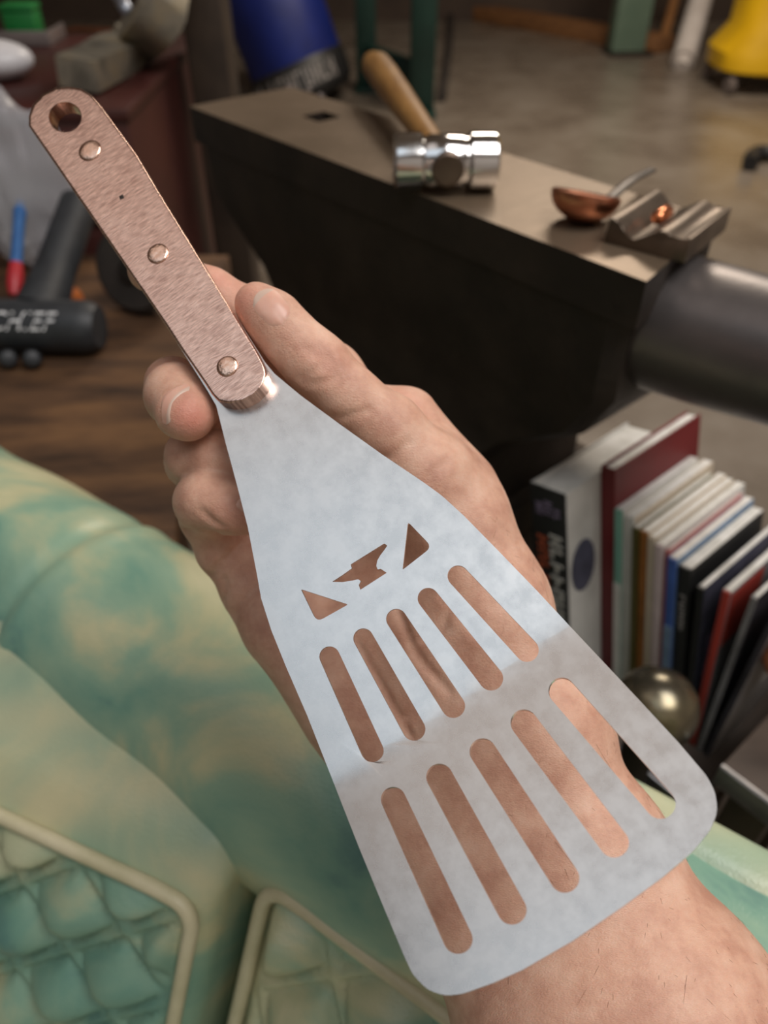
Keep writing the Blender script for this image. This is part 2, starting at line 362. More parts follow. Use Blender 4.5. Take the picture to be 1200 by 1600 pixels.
# ------------------------------------------------------------------ room
def struct(o): o['kind'] = 'structure'; return o
struct(box('floor', (0, 2, -0.05), I3, (8, 11, 0.1), 'floor', bevel=0))
struct(box('wall_back', (0, 7.5, 1.5), I3, (8, 0.1, 3.0), 'wall', bevel=0))
struct(box('wall_right', (4, 2, 1.5), I3, (0.1, 11, 3.0), 'wall_light', bevel=0))
struct(box('wall_left', (-4, 2, 1.5), I3, (0.1, 11, 3.0), 'wall_light', bevel=0))
struct(box('wall_front', (0, -2.1, 1.5), I3, (8, 0.1, 3.0), 'wall_light', bevel=0))
struct(box('ceiling', (0, 2, 3.05), I3, (8, 11, 0.1), 'ceiling', bevel=0))

# ------------------------------------------------------------------ spatula
GX, GY = 0.553, 0.833
_s = np.arange(-400, 1800, 2.0)
_w = np.interp(_s, [-400, 514, 1091, 1446, 1800], [2.81, 3.62, 4.30, 5.18, 6.06])
def _gs(y, sig):
    k = np.exp(-0.5*(np.arange(-120, 121)*2/sig)**2); k /= k.sum()
    return np.convolve(np.pad(y, 120, mode='reflect', reflect_type='odd'), k, 'valid')
_w = np.where(_s < 760, _gs(_w, 14), _gs(_w, 22))
def SS(px, py): return (px-105)*GX+(py-185)*GY
def surf(px, py):
    px = np.asarray(px, float); py = np.asarray(py, float)
    return P(px, py, 1/np.interp(SS(px, py), _s, _w))
def surf_n(px, py):
    e = 3.0; a = surf(px+e, py)-surf(px-e, py); b_ = surf(px, py+e)-surf(px, py-e)
    n = np.cross(a, b_); n /= np.linalg.norm(n, axis=-1)[..., None]
    sg = np.sign(np.sum(n*(CAM-surf(px, py)), -1))
    return n*sg[..., None]
def surf_off(px, py, off):
    """point on the view line of a pixel that lies `off` in front of the blade surface"""
    p0 = surf(px, py); n = surf_n(px, py); r = p0-CAM; r = r/np.linalg.norm(r, axis=-1)[..., None]
    return p0 + r*(off/np.sum(n*r, -1))[..., None]
def arc_loop(pts):
    """closed loop from (x, y[, corner radius]) points, corners rounded"""
    out = []; n = len(pts)
    for i, p in enumerate(pts):
        a = np.array(p[:2], float); r = p[2] if len(p) > 2 else 0
        if not r: out.append(a); continue
        p0 = np.array(pts[i-1][:2], float); p1 = np.array(pts[(i+1) % n][:2], float)
        d0 = unit(p0-a); d1 = unit(p1-a)
        r = min(r, 0.45*np.linalg.norm(p0-a), 0.45*np.linalg.norm(p1-a))
        for t in np.linspace(0, 1, 7):
            out.append((1-t)**2*(a+d0*r)+2*t*(1-t)*a+t*t*(a+d1*r))
    return np.array(out)
def slot(x0, y0, r0, x1, y1, r1, n=14):
    a = math.atan2(y1-y0, x1-x0); out = []
    for k in range(n+1):
        t = a+math.pi/2+math.pi*k/n; out.append((x0+r0*math.cos(t), y0+r0*math.sin(t)))
    for k in range(n+1):
        t = a-math.pi/2+math.pi*k/n; out.append((x1+r1*math.cos(t), y1+r1*math.sin(t)))
    return np.array(out)
def circ(x, y, r, n=32, ry=None):
    return np.array([(x+r*math.cos(2*math.pi*k/n), y+(ry or r)*math.sin(2*math.pi*k/n)) for k in range(n)])
def plate(name, loops, off, thick, material, parent, bevel=0.0, step=26, bseg=2):
    cu = bpy.data.curves.new('tmp', 'CURVE'); cu.dimensions = '2D'; cu.fill_mode = 'BOTH'
    for lp in loops:
        sp_ = cu.splines.new('POLY'); sp_.points.add(len(lp)-1); sp_.use_cyclic_u = True
        for k, q in enumerate(lp): sp_.points[k].co = (q[0]/100, q[1]/100, 0, 1)
    o = bpy.data.objects.new('tmp', cu); COL.objects.link(o)
    me = bpy.data.meshes.new_from_object(o.evaluated_get(bpy.context.evaluated_depsgraph_get()))
    bpy.data.objects.remove(o)
    bm = bmesh.new(); bm.from_mesh(me); bmesh.ops.remove_doubles(bm, verts=bm.verts[:], dist=1e-5)
    zs = {round(v.co.z, 5) for v in bm.verts}
    if len(zs) > 1:
        bmesh.ops.delete(bm, geom=[v for v in bm.verts if v.co.z < max(zs)-1e-4], context='VERTS')
    sv = [SS(v.co.x*100, v.co.y*100) for v in bm.verts]
    for s in np.arange(math.floor(min(sv)/step)*step, max(sv), step):
        c = Vector(((105+s*GX/(GX*GX+GY*GY))/100, (185+s*GY/(GX*GX+GY*GY))/100, 0))
        bmesh.ops.bisect_plane(bm, geom=bm.verts[:]+bm.edges[:]+bm.faces[:], dist=1e-6, plane_co=c, plane_no=Vector((GX, GY, 0)))
    if bevel: bmesh.ops.remove_doubles(bm, verts=bm.verts[:], dist=0.012)
    px = np.array([v.co.x*100 for v in bm.verts]); py = np.array([v.co.y*100 for v in bm.verts])
    top = surf_off(px, py, off); n = surf_n(px, py); bot = top-n*thick
    uvl = np.stack([SS(px, py)/100, ((px-105)*GY-(py-185)*GX)/100], 1)
    bm.verts.index_update(); nv = len(bm.verts)
    faces = [[v.index for v in f.verts] for f in bm.faces]
    bnd = [(l.vert.index, l.link_loop_next.vert.index) for f in bm.faces for l in f.loops if len(l.edge.link_faces) == 1]
    bm.free()
    # orient the front towards the camera
    f0 = faces[0]; nn = np.cross(top[f0[1]]-top[f0[0]], top[f0[2]]-top[f0[0]])
    if np.dot(nn, n[f0[0]]) < 0: faces = [f[::-1] for f in faces]; bnd = [(b_, a) for a, b_ in bnd]
    uv2 = np.vstack([uvl, uvl])
    if not bevel:
        allf = faces + [[i+nv for i in f[::-1]] for f in faces] + [[b_, a, a+nv, b_+nv] for a, b_ in bnd]
        vv = np.vstack([top, bot])
    else:       # chamfered rim: the front face is inset, a middle ring carries the full outline
        inn = np.zeros((nv, 2)); q2 = np.stack([px, py], 1)
        cw = 1.0
        a0 = np.array([a for a, b_ in bnd]); b0_ = np.array([b_ for a, b_ in bnd]); f3 = np.array([f[:3] for f in faces if len(f) >= 3])
        e_ = q2[b0_]-q2[a0]; nn2 = np.stack([-e_[:, 1], e_[:, 0]], 1)
        ar = sum((q2[f[1], 0]-q2[f[0], 0])*(q2[f[2], 1]-q2[f[0], 1])-(q2[f[2], 0]-q2[f[0], 0])*(q2[f[1], 1]-q2[f[0], 1]) for f in faces)
        if ar < 0: nn2 = -nn2
        np.add.at(inn, a0, nn2); np.add.at(inn, b0_, nn2); ln2 = np.linalg.norm(inn, axis=1); inn[ln2 > 0] /= ln2[ln2 > 0][:, None]
        bpx = bevel*F/0.29; inn[(px-102)**2+(py-183)**2 < 29**2] *= 0.25
        rings = []
        for fr, dz in ((1.0, 0.0), (0.40, 0.16), (0.10, 0.50), (0.0, 1.0)):
            rings.append(surf_off(px+inn[:, 0]*bpx*fr, py+inn[:, 1]*bpx*fr, off-bevel*dz))
        vv = np.vstack(rings+[bot]); uv2 = np.vstack([uvl]*5)
        allf = list(faces)
        for k in range(4): allf += [[b_+k*nv, a+k*nv, a+(k+1)*nv, b_+(k+1)*nv] for a, b_ in bnd]
        allf += [[i+4*nv for i in f[::-1]] for f in faces]
    vv = vv-origin(parent)
    me = bpy.data.meshes.new(name); me.from_pydata(vv.tolist(), [], allf); me.update()
    ul = me.uv_layers.new(name='UVMap')
    li = np.array([l.vertex_index for l in me.loops]); ul.data.foreach_set('uv', uv2[li].ravel().astype(np.float32))
    if bevel:   # drop unused interior ring points
        bm = bmesh.new(); bm.from_mesh(me); bmesh.ops.delete(bm, geom=[v for v in bm.verts if not v.link_faces], context='VERTS'); bm.to_mesh(me); bm.free()
    o = finish(name, me, material, parent, 60 if bevel else 30)
    if bevel:
        wn = o.modifiers.new('weighted_normals', 'WEIGHTED_NORMAL'); wn.weight = 100; wn.keep_sharp = True
    return o

spat = thing('spatula', 'slotted steel spatula with riveted copper handle, gripped in the hand', 'spatula', tuple(surf(360, 560)))
blade_out = arc_loop([(338, 634), (352, 690), (369, 753), (387, 823), (401, 895), (408, 935), (424, 985), (447, 1042), (480, 1118), (524, 1230), (560, 1322),
    (600, 1419), (632, 1495, 8), (645, 1523, 10), (668, 1546.5, 10), (695, 1556, 12), (722, 1553, 10), (770, 1536), (816, 1515.5), (895, 1470), (971, 1418), (1035, 1371), (1084, 1329, 10),
    (1110, 1297, 10), (1121.5, 1266, 12), (1117, 1236, 12), (1104, 1212, 8), (1060, 1160), (1000, 1095), (946.5, 1038), (892, 980), (840, 924), (782, 864),
    (725, 806), (690, 774, 10), (661, 753, 10), (597, 710), (527, 660), (470, 618), (429, 584), (414, 566), (312, 404), (246, 297),
    (213, 241), (180, 197), (160, 171), (146, 155), (128, 144), (108, 141), (88, 143), (72, 151), (57, 166), (50, 184), (50, 197), (262, 512), (324, 610)])
hole = circ(102, 183, 25, 32, 23)
anvil_cut = arc_loop([(600.5, 849, 2), (605.3, 852.5, 2), (600, 860), (594, 868), (589.5, 876), (588, 884), (590, 890, 2), (594.5, 888.5, 1), (604.3, 895, 1), (563, 921.6, 1), (560.5, 914, 1),
    (563.8, 908, 2), (560, 905, 2), (549.7, 907.3), (535, 909.5), (519, 909, 1), (535, 898.5), (549.7, 888, 1), (547.8, 882, 1)])
triL = arc_loop([(470, 920.5, 3), (544, 944.5, 3), (495, 972, 12)])
triR = arc_loop([(637.5, 815.5, 5), (675, 854.5, 12), (629, 890.5, 3)])
slots = [slot(*a) for a in [
    (515, 1026, 16, 581.7, 1173, 17.8), (567.7, 997.5, 15.7, 646.7, 1139.3, 18), (619.3, 967.3, 16, 708.3, 1103.3, 18.5), (669, 935, 16.5, 767.3, 1060, 19), (715.7, 900, 16.5, 823.3, 1015.7, 18.5),
    (614.5, 1249, 19.5, 715.6, 1467.5, 23), (686.6, 1214, 20.8, 800, 1421.8, 23), (754.3, 1174.4, 20.8, 882.4, 1372, 23), (818.6, 1129.4, 21, 959.7, 1317, 23), (878, 1079.6, 21, 1032.2, 1256, 23.5)]]
blade = plate('blade', [blade_out, hole, anvil_cut, triL, triR]+slots, 0, 0.0012, 'blade', spat)
blade['label'] = 'flared stainless blade with ten slots and an anvil cut-out'
scale_out = arc_loop([(45, 197), (45, 181), (52, 163), (67, 147), (86, 137.5), (107, 135), (127, 138.5), (143, 148.5), (158, 166), (180, 196), (213, 241), (246, 297), (312, 404), (360, 482),
    (400, 547), (413, 571, 6), (416.5, 586, 6), (410, 603), (397, 617), (379, 627), (358, 630.5, 4), (341, 627, 4), (331, 616), (322, 602), (283, 545), (259, 508), (150, 349)])
mark = arc_loop([(185, 304, 2), (193, 302, 2), (196, 310, 2), (188, 313, 2)])
sc = plate('handle_scale', [scale_out, hole], 0.0062, 0.0061, 'copper', spat, bevel=0.0010, step=4000)
sc['label'] = 'hammered copper front scale with bevelled rim'
back_out = np.array(scale_out)
plate('handle_scale', [back_out, hole], -0.0013, 0.0050, 'copper', spat, step=4000)
n_ = surf_n(190, 308); pc = surf_off(np.array(190.), np.array(308.), 0.0062)
box('punch_mark', pc, frame(P(201, 304, 1)-P(190, 308, 1), n_), (0.0017, 0.0017, 0.0003), 'iron', spat, 0.0001)
for (x, y, r) in [(141, 236, 15.5), (247, 397, 15.5), (355.5, 573, 16.5)]:
    n = surf_n(x, y); c = surf_off(np.array(float(x)), np.array(float(y)), 0.0060); R = frame(P(x+1, y, 1)-P(x, y, 1), n)
    rm = r/F*np.linalg.norm(c-CAM)
    lathe('rivet', [(rm*0.9, -0.0005), (rm*1.03, 0.0002), (rm*1.0, 0.0005), (rm*0.86, 0.0008), (rm*0.45, 0.0009), (rm*0.12, 0.00092)], c, R, 'rivet', spat, 28, 60)

# ------------------------------------------------------------------ hand and forearm (one continuous surface)
def J(px, py, d, r): return np.array([(px-600)/F*d, (py-800)/F*d, d, r/1000])
HV = 0.00125
lo = np.array([-0.125, -0.115, 0.195]); hi = np.array([0.29, 0.315, 0.375])
dims = np.ceil((hi-lo)/HV).astype(int)
gx, gy, gz = [lo[i]+HV*np.arange(dims[i]) for i in range(3)]
def field(): return np.full(dims, 0.05, np.float32)
def add_cone(fl, a, b_, k, margin=0.022):
    mn = np.minimum(a[:3]-a[3], b_[:3]-b_[3])-margin; mx_ = np.maximum(a[:3]+a[3], b_[:3]+b_[3])+margin
    i0 = np.clip(((mn-lo)/HV).astype(int), 0, dims); i1 = np.clip(((mx_-lo)/HV).astype(int)+1, 0, dims)
    if (i1 <= i0).any(): return
    sl = tuple(slice(i0[i], i1[i]) for i in range(3))
    X = gx[sl[0]][:, None, None].astype(np.float32); Y = gy[sl[1]][None, :, None].astype(np.float32); Z = gz[sl[2]][None, None, :].astype(np.float32)
    d = (b_-a)[:3]; L2 = float(np.dot(d, d)) or 1e-9
    t = np.clip(((X-a[0])*d[0]+(Y-a[1])*d[1]+(Z-a[2])*d[2])/L2, 0, 1)
    D = np.sqrt((X-a[0]-t*d[0])**2+(Y-a[1]-t*d[1])**2+(Z-a[2]-t*d[2])**2)-(a[3]+t*(b_[3]-a[3]))
    fl[sl] = smin(fl[sl], D.astype(np.float32), k)
def chain(fl, js, k=0.004):
    for a, b_ in zip(js[:-1], js[1:]): add_cone(fl, a, b_, k)
palm = field()
# forearm: radial and ulnar sides
rad = [J(757, 948, .310, 20), J(838, 1136, .303, 22), J(918, 1352, .292, 27), J(1020, 1600, .275, 41), J(1220, 2050, .255, 50)]
uln = [J(592, 1118, .322, 20), J(668, 1260, .312, 22), J(745, 1395, .300, 24.5), J(905, 1610, .280, 38), J(1080, 2080, .262, 48)]
mid = [0.5*(a+b_) for a, b_ in zip(rad, uln)]
for js in (rad, uln, mid): chain(palm, js, 0.018)
for a, b_ in zip(rad, uln): add_cone(palm, a, b_, 0.016)
# carpus, metacarpals
cm = [J(790-85, 800, .308, 18), J(650, 905, .325, 17), J(560, 1000, .328, 17), J(535, 1085, .325, 17)]
mc = [J(512, 590, .326, 12), J(465, 690, .337, 12.5), J(440, 790, .338, 12.5), J(402, 915, .327, 12.5)]
for q in mc: pass
bases = [J(690, 800, .318, 17), J(655, 880, .330, 17), J(610, 960, .330, 17), J(548, 1060, .324, 17.5)]
for a, b_ in zip(mc, bases): add_cone(palm, a, b_, 0.012)
for a, b_ in zip(mc[:-1], mc[1:]): add_cone(palm, a, b_, 0.010)
for a, b_ in zip(bases[:-1], bases[1:]): add_cone(palm, a, b_, 0.014)
add_cone(palm, bases[0], rad[0], 0.016); add_cone(palm, bases[1], mid[0], 0.016); add_cone(palm, bases[3], uln[0], 0.016); add_cone(palm, bases[2], uln[0], 0.016)
add_cone(palm, J(640, 650, .322, 11), J(700, 760, .322, 16), 0.014)          # first web, back of hand
add_cone(palm, J(440, 985, .318, 14), J(545, 1085, .318, 17), 0.014)         # heel of the palm
fingers = []
def finger(js, kin=0.0045, kout=0.008, extra=()):
    f_ = field(); chain(f_, js, kin)
    for (a, b_) in extra: add_cone(f_, a, b_, kin)
    fingers.append((f_, kout))
# thumb
finger([J(401, 476, .2865, 8.2), J(428, 500, .2865, 9.6), J(462, 538, .287, 10.0), J(497, 571, .288, 11.2), J(548, 622, .290, 10.8), J(606, 672, .294, 13.0), J(668, 745, .300, 16.5), J(716, 820, .307, 18.5), J(752, 925, .311, 20)], 0.006, 0.013)
# index, laid behind the handle
finger([mc[0], J(450, 548, .319, 11.2), J(382, 492, .312, 10.6), J(330, 459, .309, 9.4), J(275, 436, .3085, 9.3), J(232, 424, .3085, 8.2)], 0.005, 0.010)
# middle, its tip turned to the front beside the handle
finger([mc[1], J(350, 655, .340, 11), J(284, 610, .324, 10.6), J(271, 602, .305, 10.2), J(277, 618, .291, 10.6), J(288, 643, .2815, 9.6), J(296, 650, .279, 8.4)], 0.005, 0.009,
       [(J(277, 618, .291, 10.6), J(312, 632, .290, 9.4))])
# ring
finger([mc[2], J(345, 752, .335, 11), J(300, 722, .320, 10.2), J(301, 712, .303, 9.8), J(335, 713, .297, 9.6), J(385, 716, .295, 8.6)], 0.005, 0.009)
# little finger
finger([mc[3], J(352, 858, .321, 11.2), J(326, 806, .312, 10.8), J(318, 784, .298, 10.4), J(330, 780, .2935, 10.4), J(362, 792, .290, 9.6), J(392, 801, .2885, 8.0)], 0.0055, 0.007)
tot = None
for f_, ko in fingers:
    c_ = smin(f_, palm, ko)
    tot = c_ if tot is None else smin(tot, c_, 0.0016)
del fingers, palm
def samp(p):
    q = np.clip((p-lo)/HV, 0, dims-1.001); i = q.astype(int); t = q-i; r = 0
    for dx in (0, 1):
        for dy in (0, 1):
            for dz in (0, 1):
                r = r+tot[i[..., 0]+dx, i[..., 1]+dy, i[..., 2]+dz]*np.abs(1-dx-t[..., 0])*np.abs(1-dy-t[..., 1])*np.abs(1-dz-t[..., 2])
    return r
def hit(px, py, d0=0.2, d1=0.37):
    """first skin point on a view line (camera space)"""
    d = np.arange(d0, d1, 0.0004); px = np.atleast_1d(px); py = np.atleast_1d(py)
    pts = np.stack([(px[:, None]-600)/F*d, (py[:, None]-800)/F*d, np.broadcast_to(d, (len(px), len(d)))], -1)
    v = samp(pts); k = np.argmax(v < 0.0, 1); ok = (v < 0).any(1)
    return pts[np.arange(len(px)), k], ok
# creases of palm and joints, traced onto the skin and cut in
crease_px = [([(285, 832), (305, 828), (330, 832), (352, 834)], .8), ([(322, 908), (340, 888), (362, 866), (388, 836)], 1.2), ([(364, 962), (378, 940), (400, 918)], 1.2), ([(318, 800), (330, 812), (345, 822)], .7),
    ([(345, 945), (352, 925), (350, 905)], .6), ([(480, 545), (500, 560), (510, 580)], .5), ([(500, 545), (515, 560), (522, 578)], .5), ([(515, 560), (490, 580), (470, 592)], .45),
    ([(530, 590), (505, 596), (480, 600)], .5), ([(575, 640), (545, 650), (520, 652)], .45), ([(640, 690), (612, 712), (590, 716)], .45), ([(700, 720), (680, 735), (668, 752)], .4),
    ([(560, 1010), (600, 1080), (640, 1150)], 1.0), ([(620, 950), (650, 1020), (700, 1080)], 1.0), ([(690, 930), (720, 965), (750, 1000)], .6), ([(625, 1130), (650, 1110), (660, 1085)], .9), ([(700, 960), (690, 985), (660, 1000)], .5),
    ([(660, 1180), (720, 1120), (800, 1060)], .6), ([(605, 1205), (700, 1165), (830, 1060)], .5), ([(820, 905), (800, 930), (770, 950)], .35)]
segs = []
for poly, amp in crease_px:
    pl = smooth_path(np.array(poly, float), 16)[:, :2] if len(poly) > 2 else np.array(poly, float)
    pts, ok = hit(pl[:, 0], pl[:, 1]); pts = pts[ok]
    if len(pts) > 1: segs.append((pts, amp))
org_ = lo.copy()
for pts, amp in segs:
    mn = pts.min(0)-0.006; mx_ = pts.max(0)+0.006
    i0 = np.clip(((mn-lo)/HV).astype(int), 0, dims); i1 = np.clip(((mx_-lo)/HV).astype(int)+1, 0, dims)
    sl = tuple(slice(i0[i], i1[i]) for i in range(3))
    G = np.stack(np.meshgrid(gx[sl[0]], gy[sl[1]], gz[sl[2]], indexing='ij'), -1)
    dm = np.full(G.shape[:3], 1.0)
    for a, b_ in zip(pts[:-1], pts[1:]):
        d = b_-a; t = np.clip(((G-a)@d)/max(np.dot(d, d), 1e-12), 0, 1); dm = np.minimum(dm, np.linalg.norm(G-a-t[..., None]*d, axis=-1))
    tot[sl] += (0.0019*amp*np.exp(-(dm/0.0015)**2)).astype(np.float32)
hv, hq = surface_nets(tot, lo, HV)
def blob(pts):
    r = np.zeros(len(hv))
    for (px, py, d, rr, a) in pts:
        c = np.array([(px-600)/F*d, (py-800)/F*d, d]); r = np.maximum(r, a*np.exp(-(np.linalg.norm(hv-c, axis=1)/rr)**2))
    return r
flush = blob([(300, 655, .272, .009, .75), (318, 690, .275, .008, .5), (385, 810, .285, .010, .5), (380, 470, .28, .007, .55), (345, 430, .30, .010, .45), (620, 640, .31, .012, .35), (505, 565, .277, .008, .22)])
pw = cam2world(hv)
person = thing('person', 'bare right hand and forearm, palm up, gripping the copper handle', 'person', tuple(cam2world(J(757, 948, .31, 0)[None, :3])[0]))
body = mesh_np('hand_and_forearm', pw, hq[:, ::-1], 'skin', person, {'flush': flush})

def nail(cx, cy, ang, ln, wd, bow=0.0, lift=0.0005, tipfrac=0.10, nu=14, nv=12):
    """nail plate laid on the skin: centre pixel, direction of growth, half length, half width (pixels)"""
    ca, sa = math.cos(ang), math.sin(ang); us = np.linspace(-1, 1, nu); vs_ = np.linspace(-1, 1, nv)
    px, py, uu, vv = [], [], [], []
    for u in us:
        for v in vs_:
            wv = wd*v*(1-0.30*max(0, -u)**3)*math.sqrt(max(0.05, 1-0.55*max(0, u)**4)); l_ = ln*u*(1-0.18*v*v*(1 if u > 0 else 0.8))+bow*v*v
            px.append(cx+ca*l_-sa*wv); py.append(cy+sa*l_+ca*wv); uu.append(u); vv.append(v)
    pts, ok = hit(np.array(px), np.array(py)); pts = pts.copy()
    Z = pts[:, 2].reshape(nu, nv)
    Zs = Z.copy()
    for _ in range(2):
        Zp = np.pad(Zs, 1, mode='edge'); Zs = (Zp[1:-1, 1:-1]*2+Zp[:-2, 1:-1]+Zp[2:, 1:-1]+Zp[1:-1, :-2]+Zp[1:-1, 2:])/6
    edge = np.maximum(np.abs(np.array(uu)), np.abs(np.array(vv)))
    z = Zs.ravel()-lift*(1.25-edge**6)
    r = np.array(px)-600, np.array(py)-800
    pts = np.stack([r[0]/F*z, r[1]/F*z, z], 1)
    W_ = cam2world(pts); bk = cam2world(np.stack([r[0]/F*(z+0.0011), r[1]/F*(z+0.0011), z+0.0011], 1))
    n = nu*nv; vs2 = np.vstack([W_, bk]); q = []
    for i in range(nu-1):
        for j in range(nv-1):
            a = i*nv+j; q.append([a, a+1, a+nv+1, a+nv]); q.append([a+n, a+nv+n, a+nv+1+n, a+1+n])
    ring = [i*nv for i in range(nu)]+[(nu-1)*nv+j for j in range(1, nv)]+[i*nv+nv-1 for i in range(nu-2, -1, -1)]+[j for j in range(nv-2, 0, -1)]
    for k in range(len(ring)): a, b_ = ring[k], ring[(k+1) % len(ring)]; q.append([b_, a, a+n, b_+n])
    o = part('fingernail', vs2, q, 'nail', person, 60)
    o.data.materials.append(M['nail_tip'])
    for k, p_ in enumerate(o.data.polygons):
        if k < 2*(nu-1)*(nv-1) and (k//2)//(nv-1) >= int((nu-1)*(1-tipfrac)): p_.material_index = 1
    return o
nail(424, 480, math.radians(228), 31, 23)
nail(263, 624, math.radians(31), 9, 36, 14.0, tipfrac=0.16)
nail(381, 789, math.radians(35), 12, 10)

# fine hair on the forearm
hp = []
cand = rng.permutation(len(hv))
hn = None
nrm = np.zeros((len(pw), 3)); body.data.calc_loop_triangles()
vn = np.zeros(len(pw)*3, np.float32); body.data.vertex_normals.foreach_get('vector', vn); vn = vn.reshape(-1, 3)
verts, faces = [], []
armdir = unit(cam2world(J(1035, 1585, .275, 0)[None, :3])[0]-cam2world(J(757, 948, .31, 0)[None, :3])[0])
cnt = 0
for i in cand:
    c = hv[i]; px = c[0]/c[2]*F+600; py = c[1]/c[2]*F+800
    if py < 800 or py > 1720 or px < 760: continue
    side = (px-830)*0.84-(py-910)*0.545      # 0 at the outer (radial) edge, negative towards the inner side
    if side < -260 and rng.random() > 0.12: continue
    if py < 960 and side < -60: continue
    n = vn[i]; t = unit(armdir*0.9*(1 if rng.random() > .15 else -0.6)+np.cross(n, armdir)*rng.normal(0, .7)); t = unit(t-n*np.dot(t, n))
    ln = rng.uniform(0.007, 0.015); p0 = pw[i]-n*0.0003; bend = rng.uniform(0.12, 0.4)
    pts = [p0+t*ln*s+n*(ln*bend*(s-0.6*s*s)) for s in (0, .25, .5, .75, 1)]
    v_, f_ = tube_geo(pts, [0.000042, 0.000042, 0.00004, 0.000035, 0.000015], 3, False)
    o_ = len(verts); verts += v_; faces += [[a+o_ for a in q] for q in f_]; cnt += 1
    if cnt >= 480: break
hair = part('arm_hair', verts, faces, 'hair', person, 180); hair['kind'] = 'stuff'

# ------------------------------------------------------------------ sofa
HC, RR = 0.40, 0.085
A_ = unit(PH(1200, 1362, HC)-PH(0, 705, HC)); B_ = np.array([-A_[1]*-1, -A_[0], 0.0]); B_ = unit(np.array([A_[1], -A_[0], 0]))
if B_[1] > 0: B_ = -B_
Zv = np.array([0, 0, 1.])
Q0 = PH(0, 705, HC) + B_*RR*0.65 - Zv*RR*0.75
def CF(t, b_, z): # couch frame: z relative to the roll axis
    t = np.asarray(t, float)[..., None]; b_ = np.asarray(b_, float)[..., None]; z = np.asarray(z, float)[..., None]
    return Q0 + t*A_ + b_*B_ + z*Zv
ZA = Q0[2]
sofa = thing('sofa', 'green mottled leather sofa with quilted back cushions and rolled top', 'sofa', tuple(CF(0.3, 0.2, -ZA)))
# rolled top rail: slightly crumpled tube with a dropped back panel
ts = np.linspace(-0.55, 0.95, 220); an = np.linspace(0, 2*math.pi, 72, endpoint=False)
Tt, Aa = np.meshgrid(ts, an, indexing='ij')
r_ = RR*(1+0.012*np.sin(Tt*31+Aa*2)+0.008*np.sin(Tt*57-Aa*3))
seam_t = 0.150+0.02*np.sin(Aa)
r_ = r_ - 0.0045*np.exp(-((Tt-seam_t)/0.006)**2) + 0.002*np.exp(-((Tt-seam_t-0.012)/0.008)**2)
# cross-section angle: 0 = +B, pi/2 = up
vv_ = CF(Tt, r_*np.cos(Aa), r_*np.sin(Aa)).reshape(-1, 3)
q = []
nt_, na = Tt.shape
for i in range(nt_-1):
    for j in range(na):
        j2 = (j+1) % na; q.append([i*na+j, i*na+j2, (i+1)*na+j2, (i+1)*na+j])
dye = np.zeros(Tt.size)
mesh_np('top_roll', vv_, np.array(q), 'leather', sofa, {'rub': np.zeros(len(vv_)), 'dye': dye})
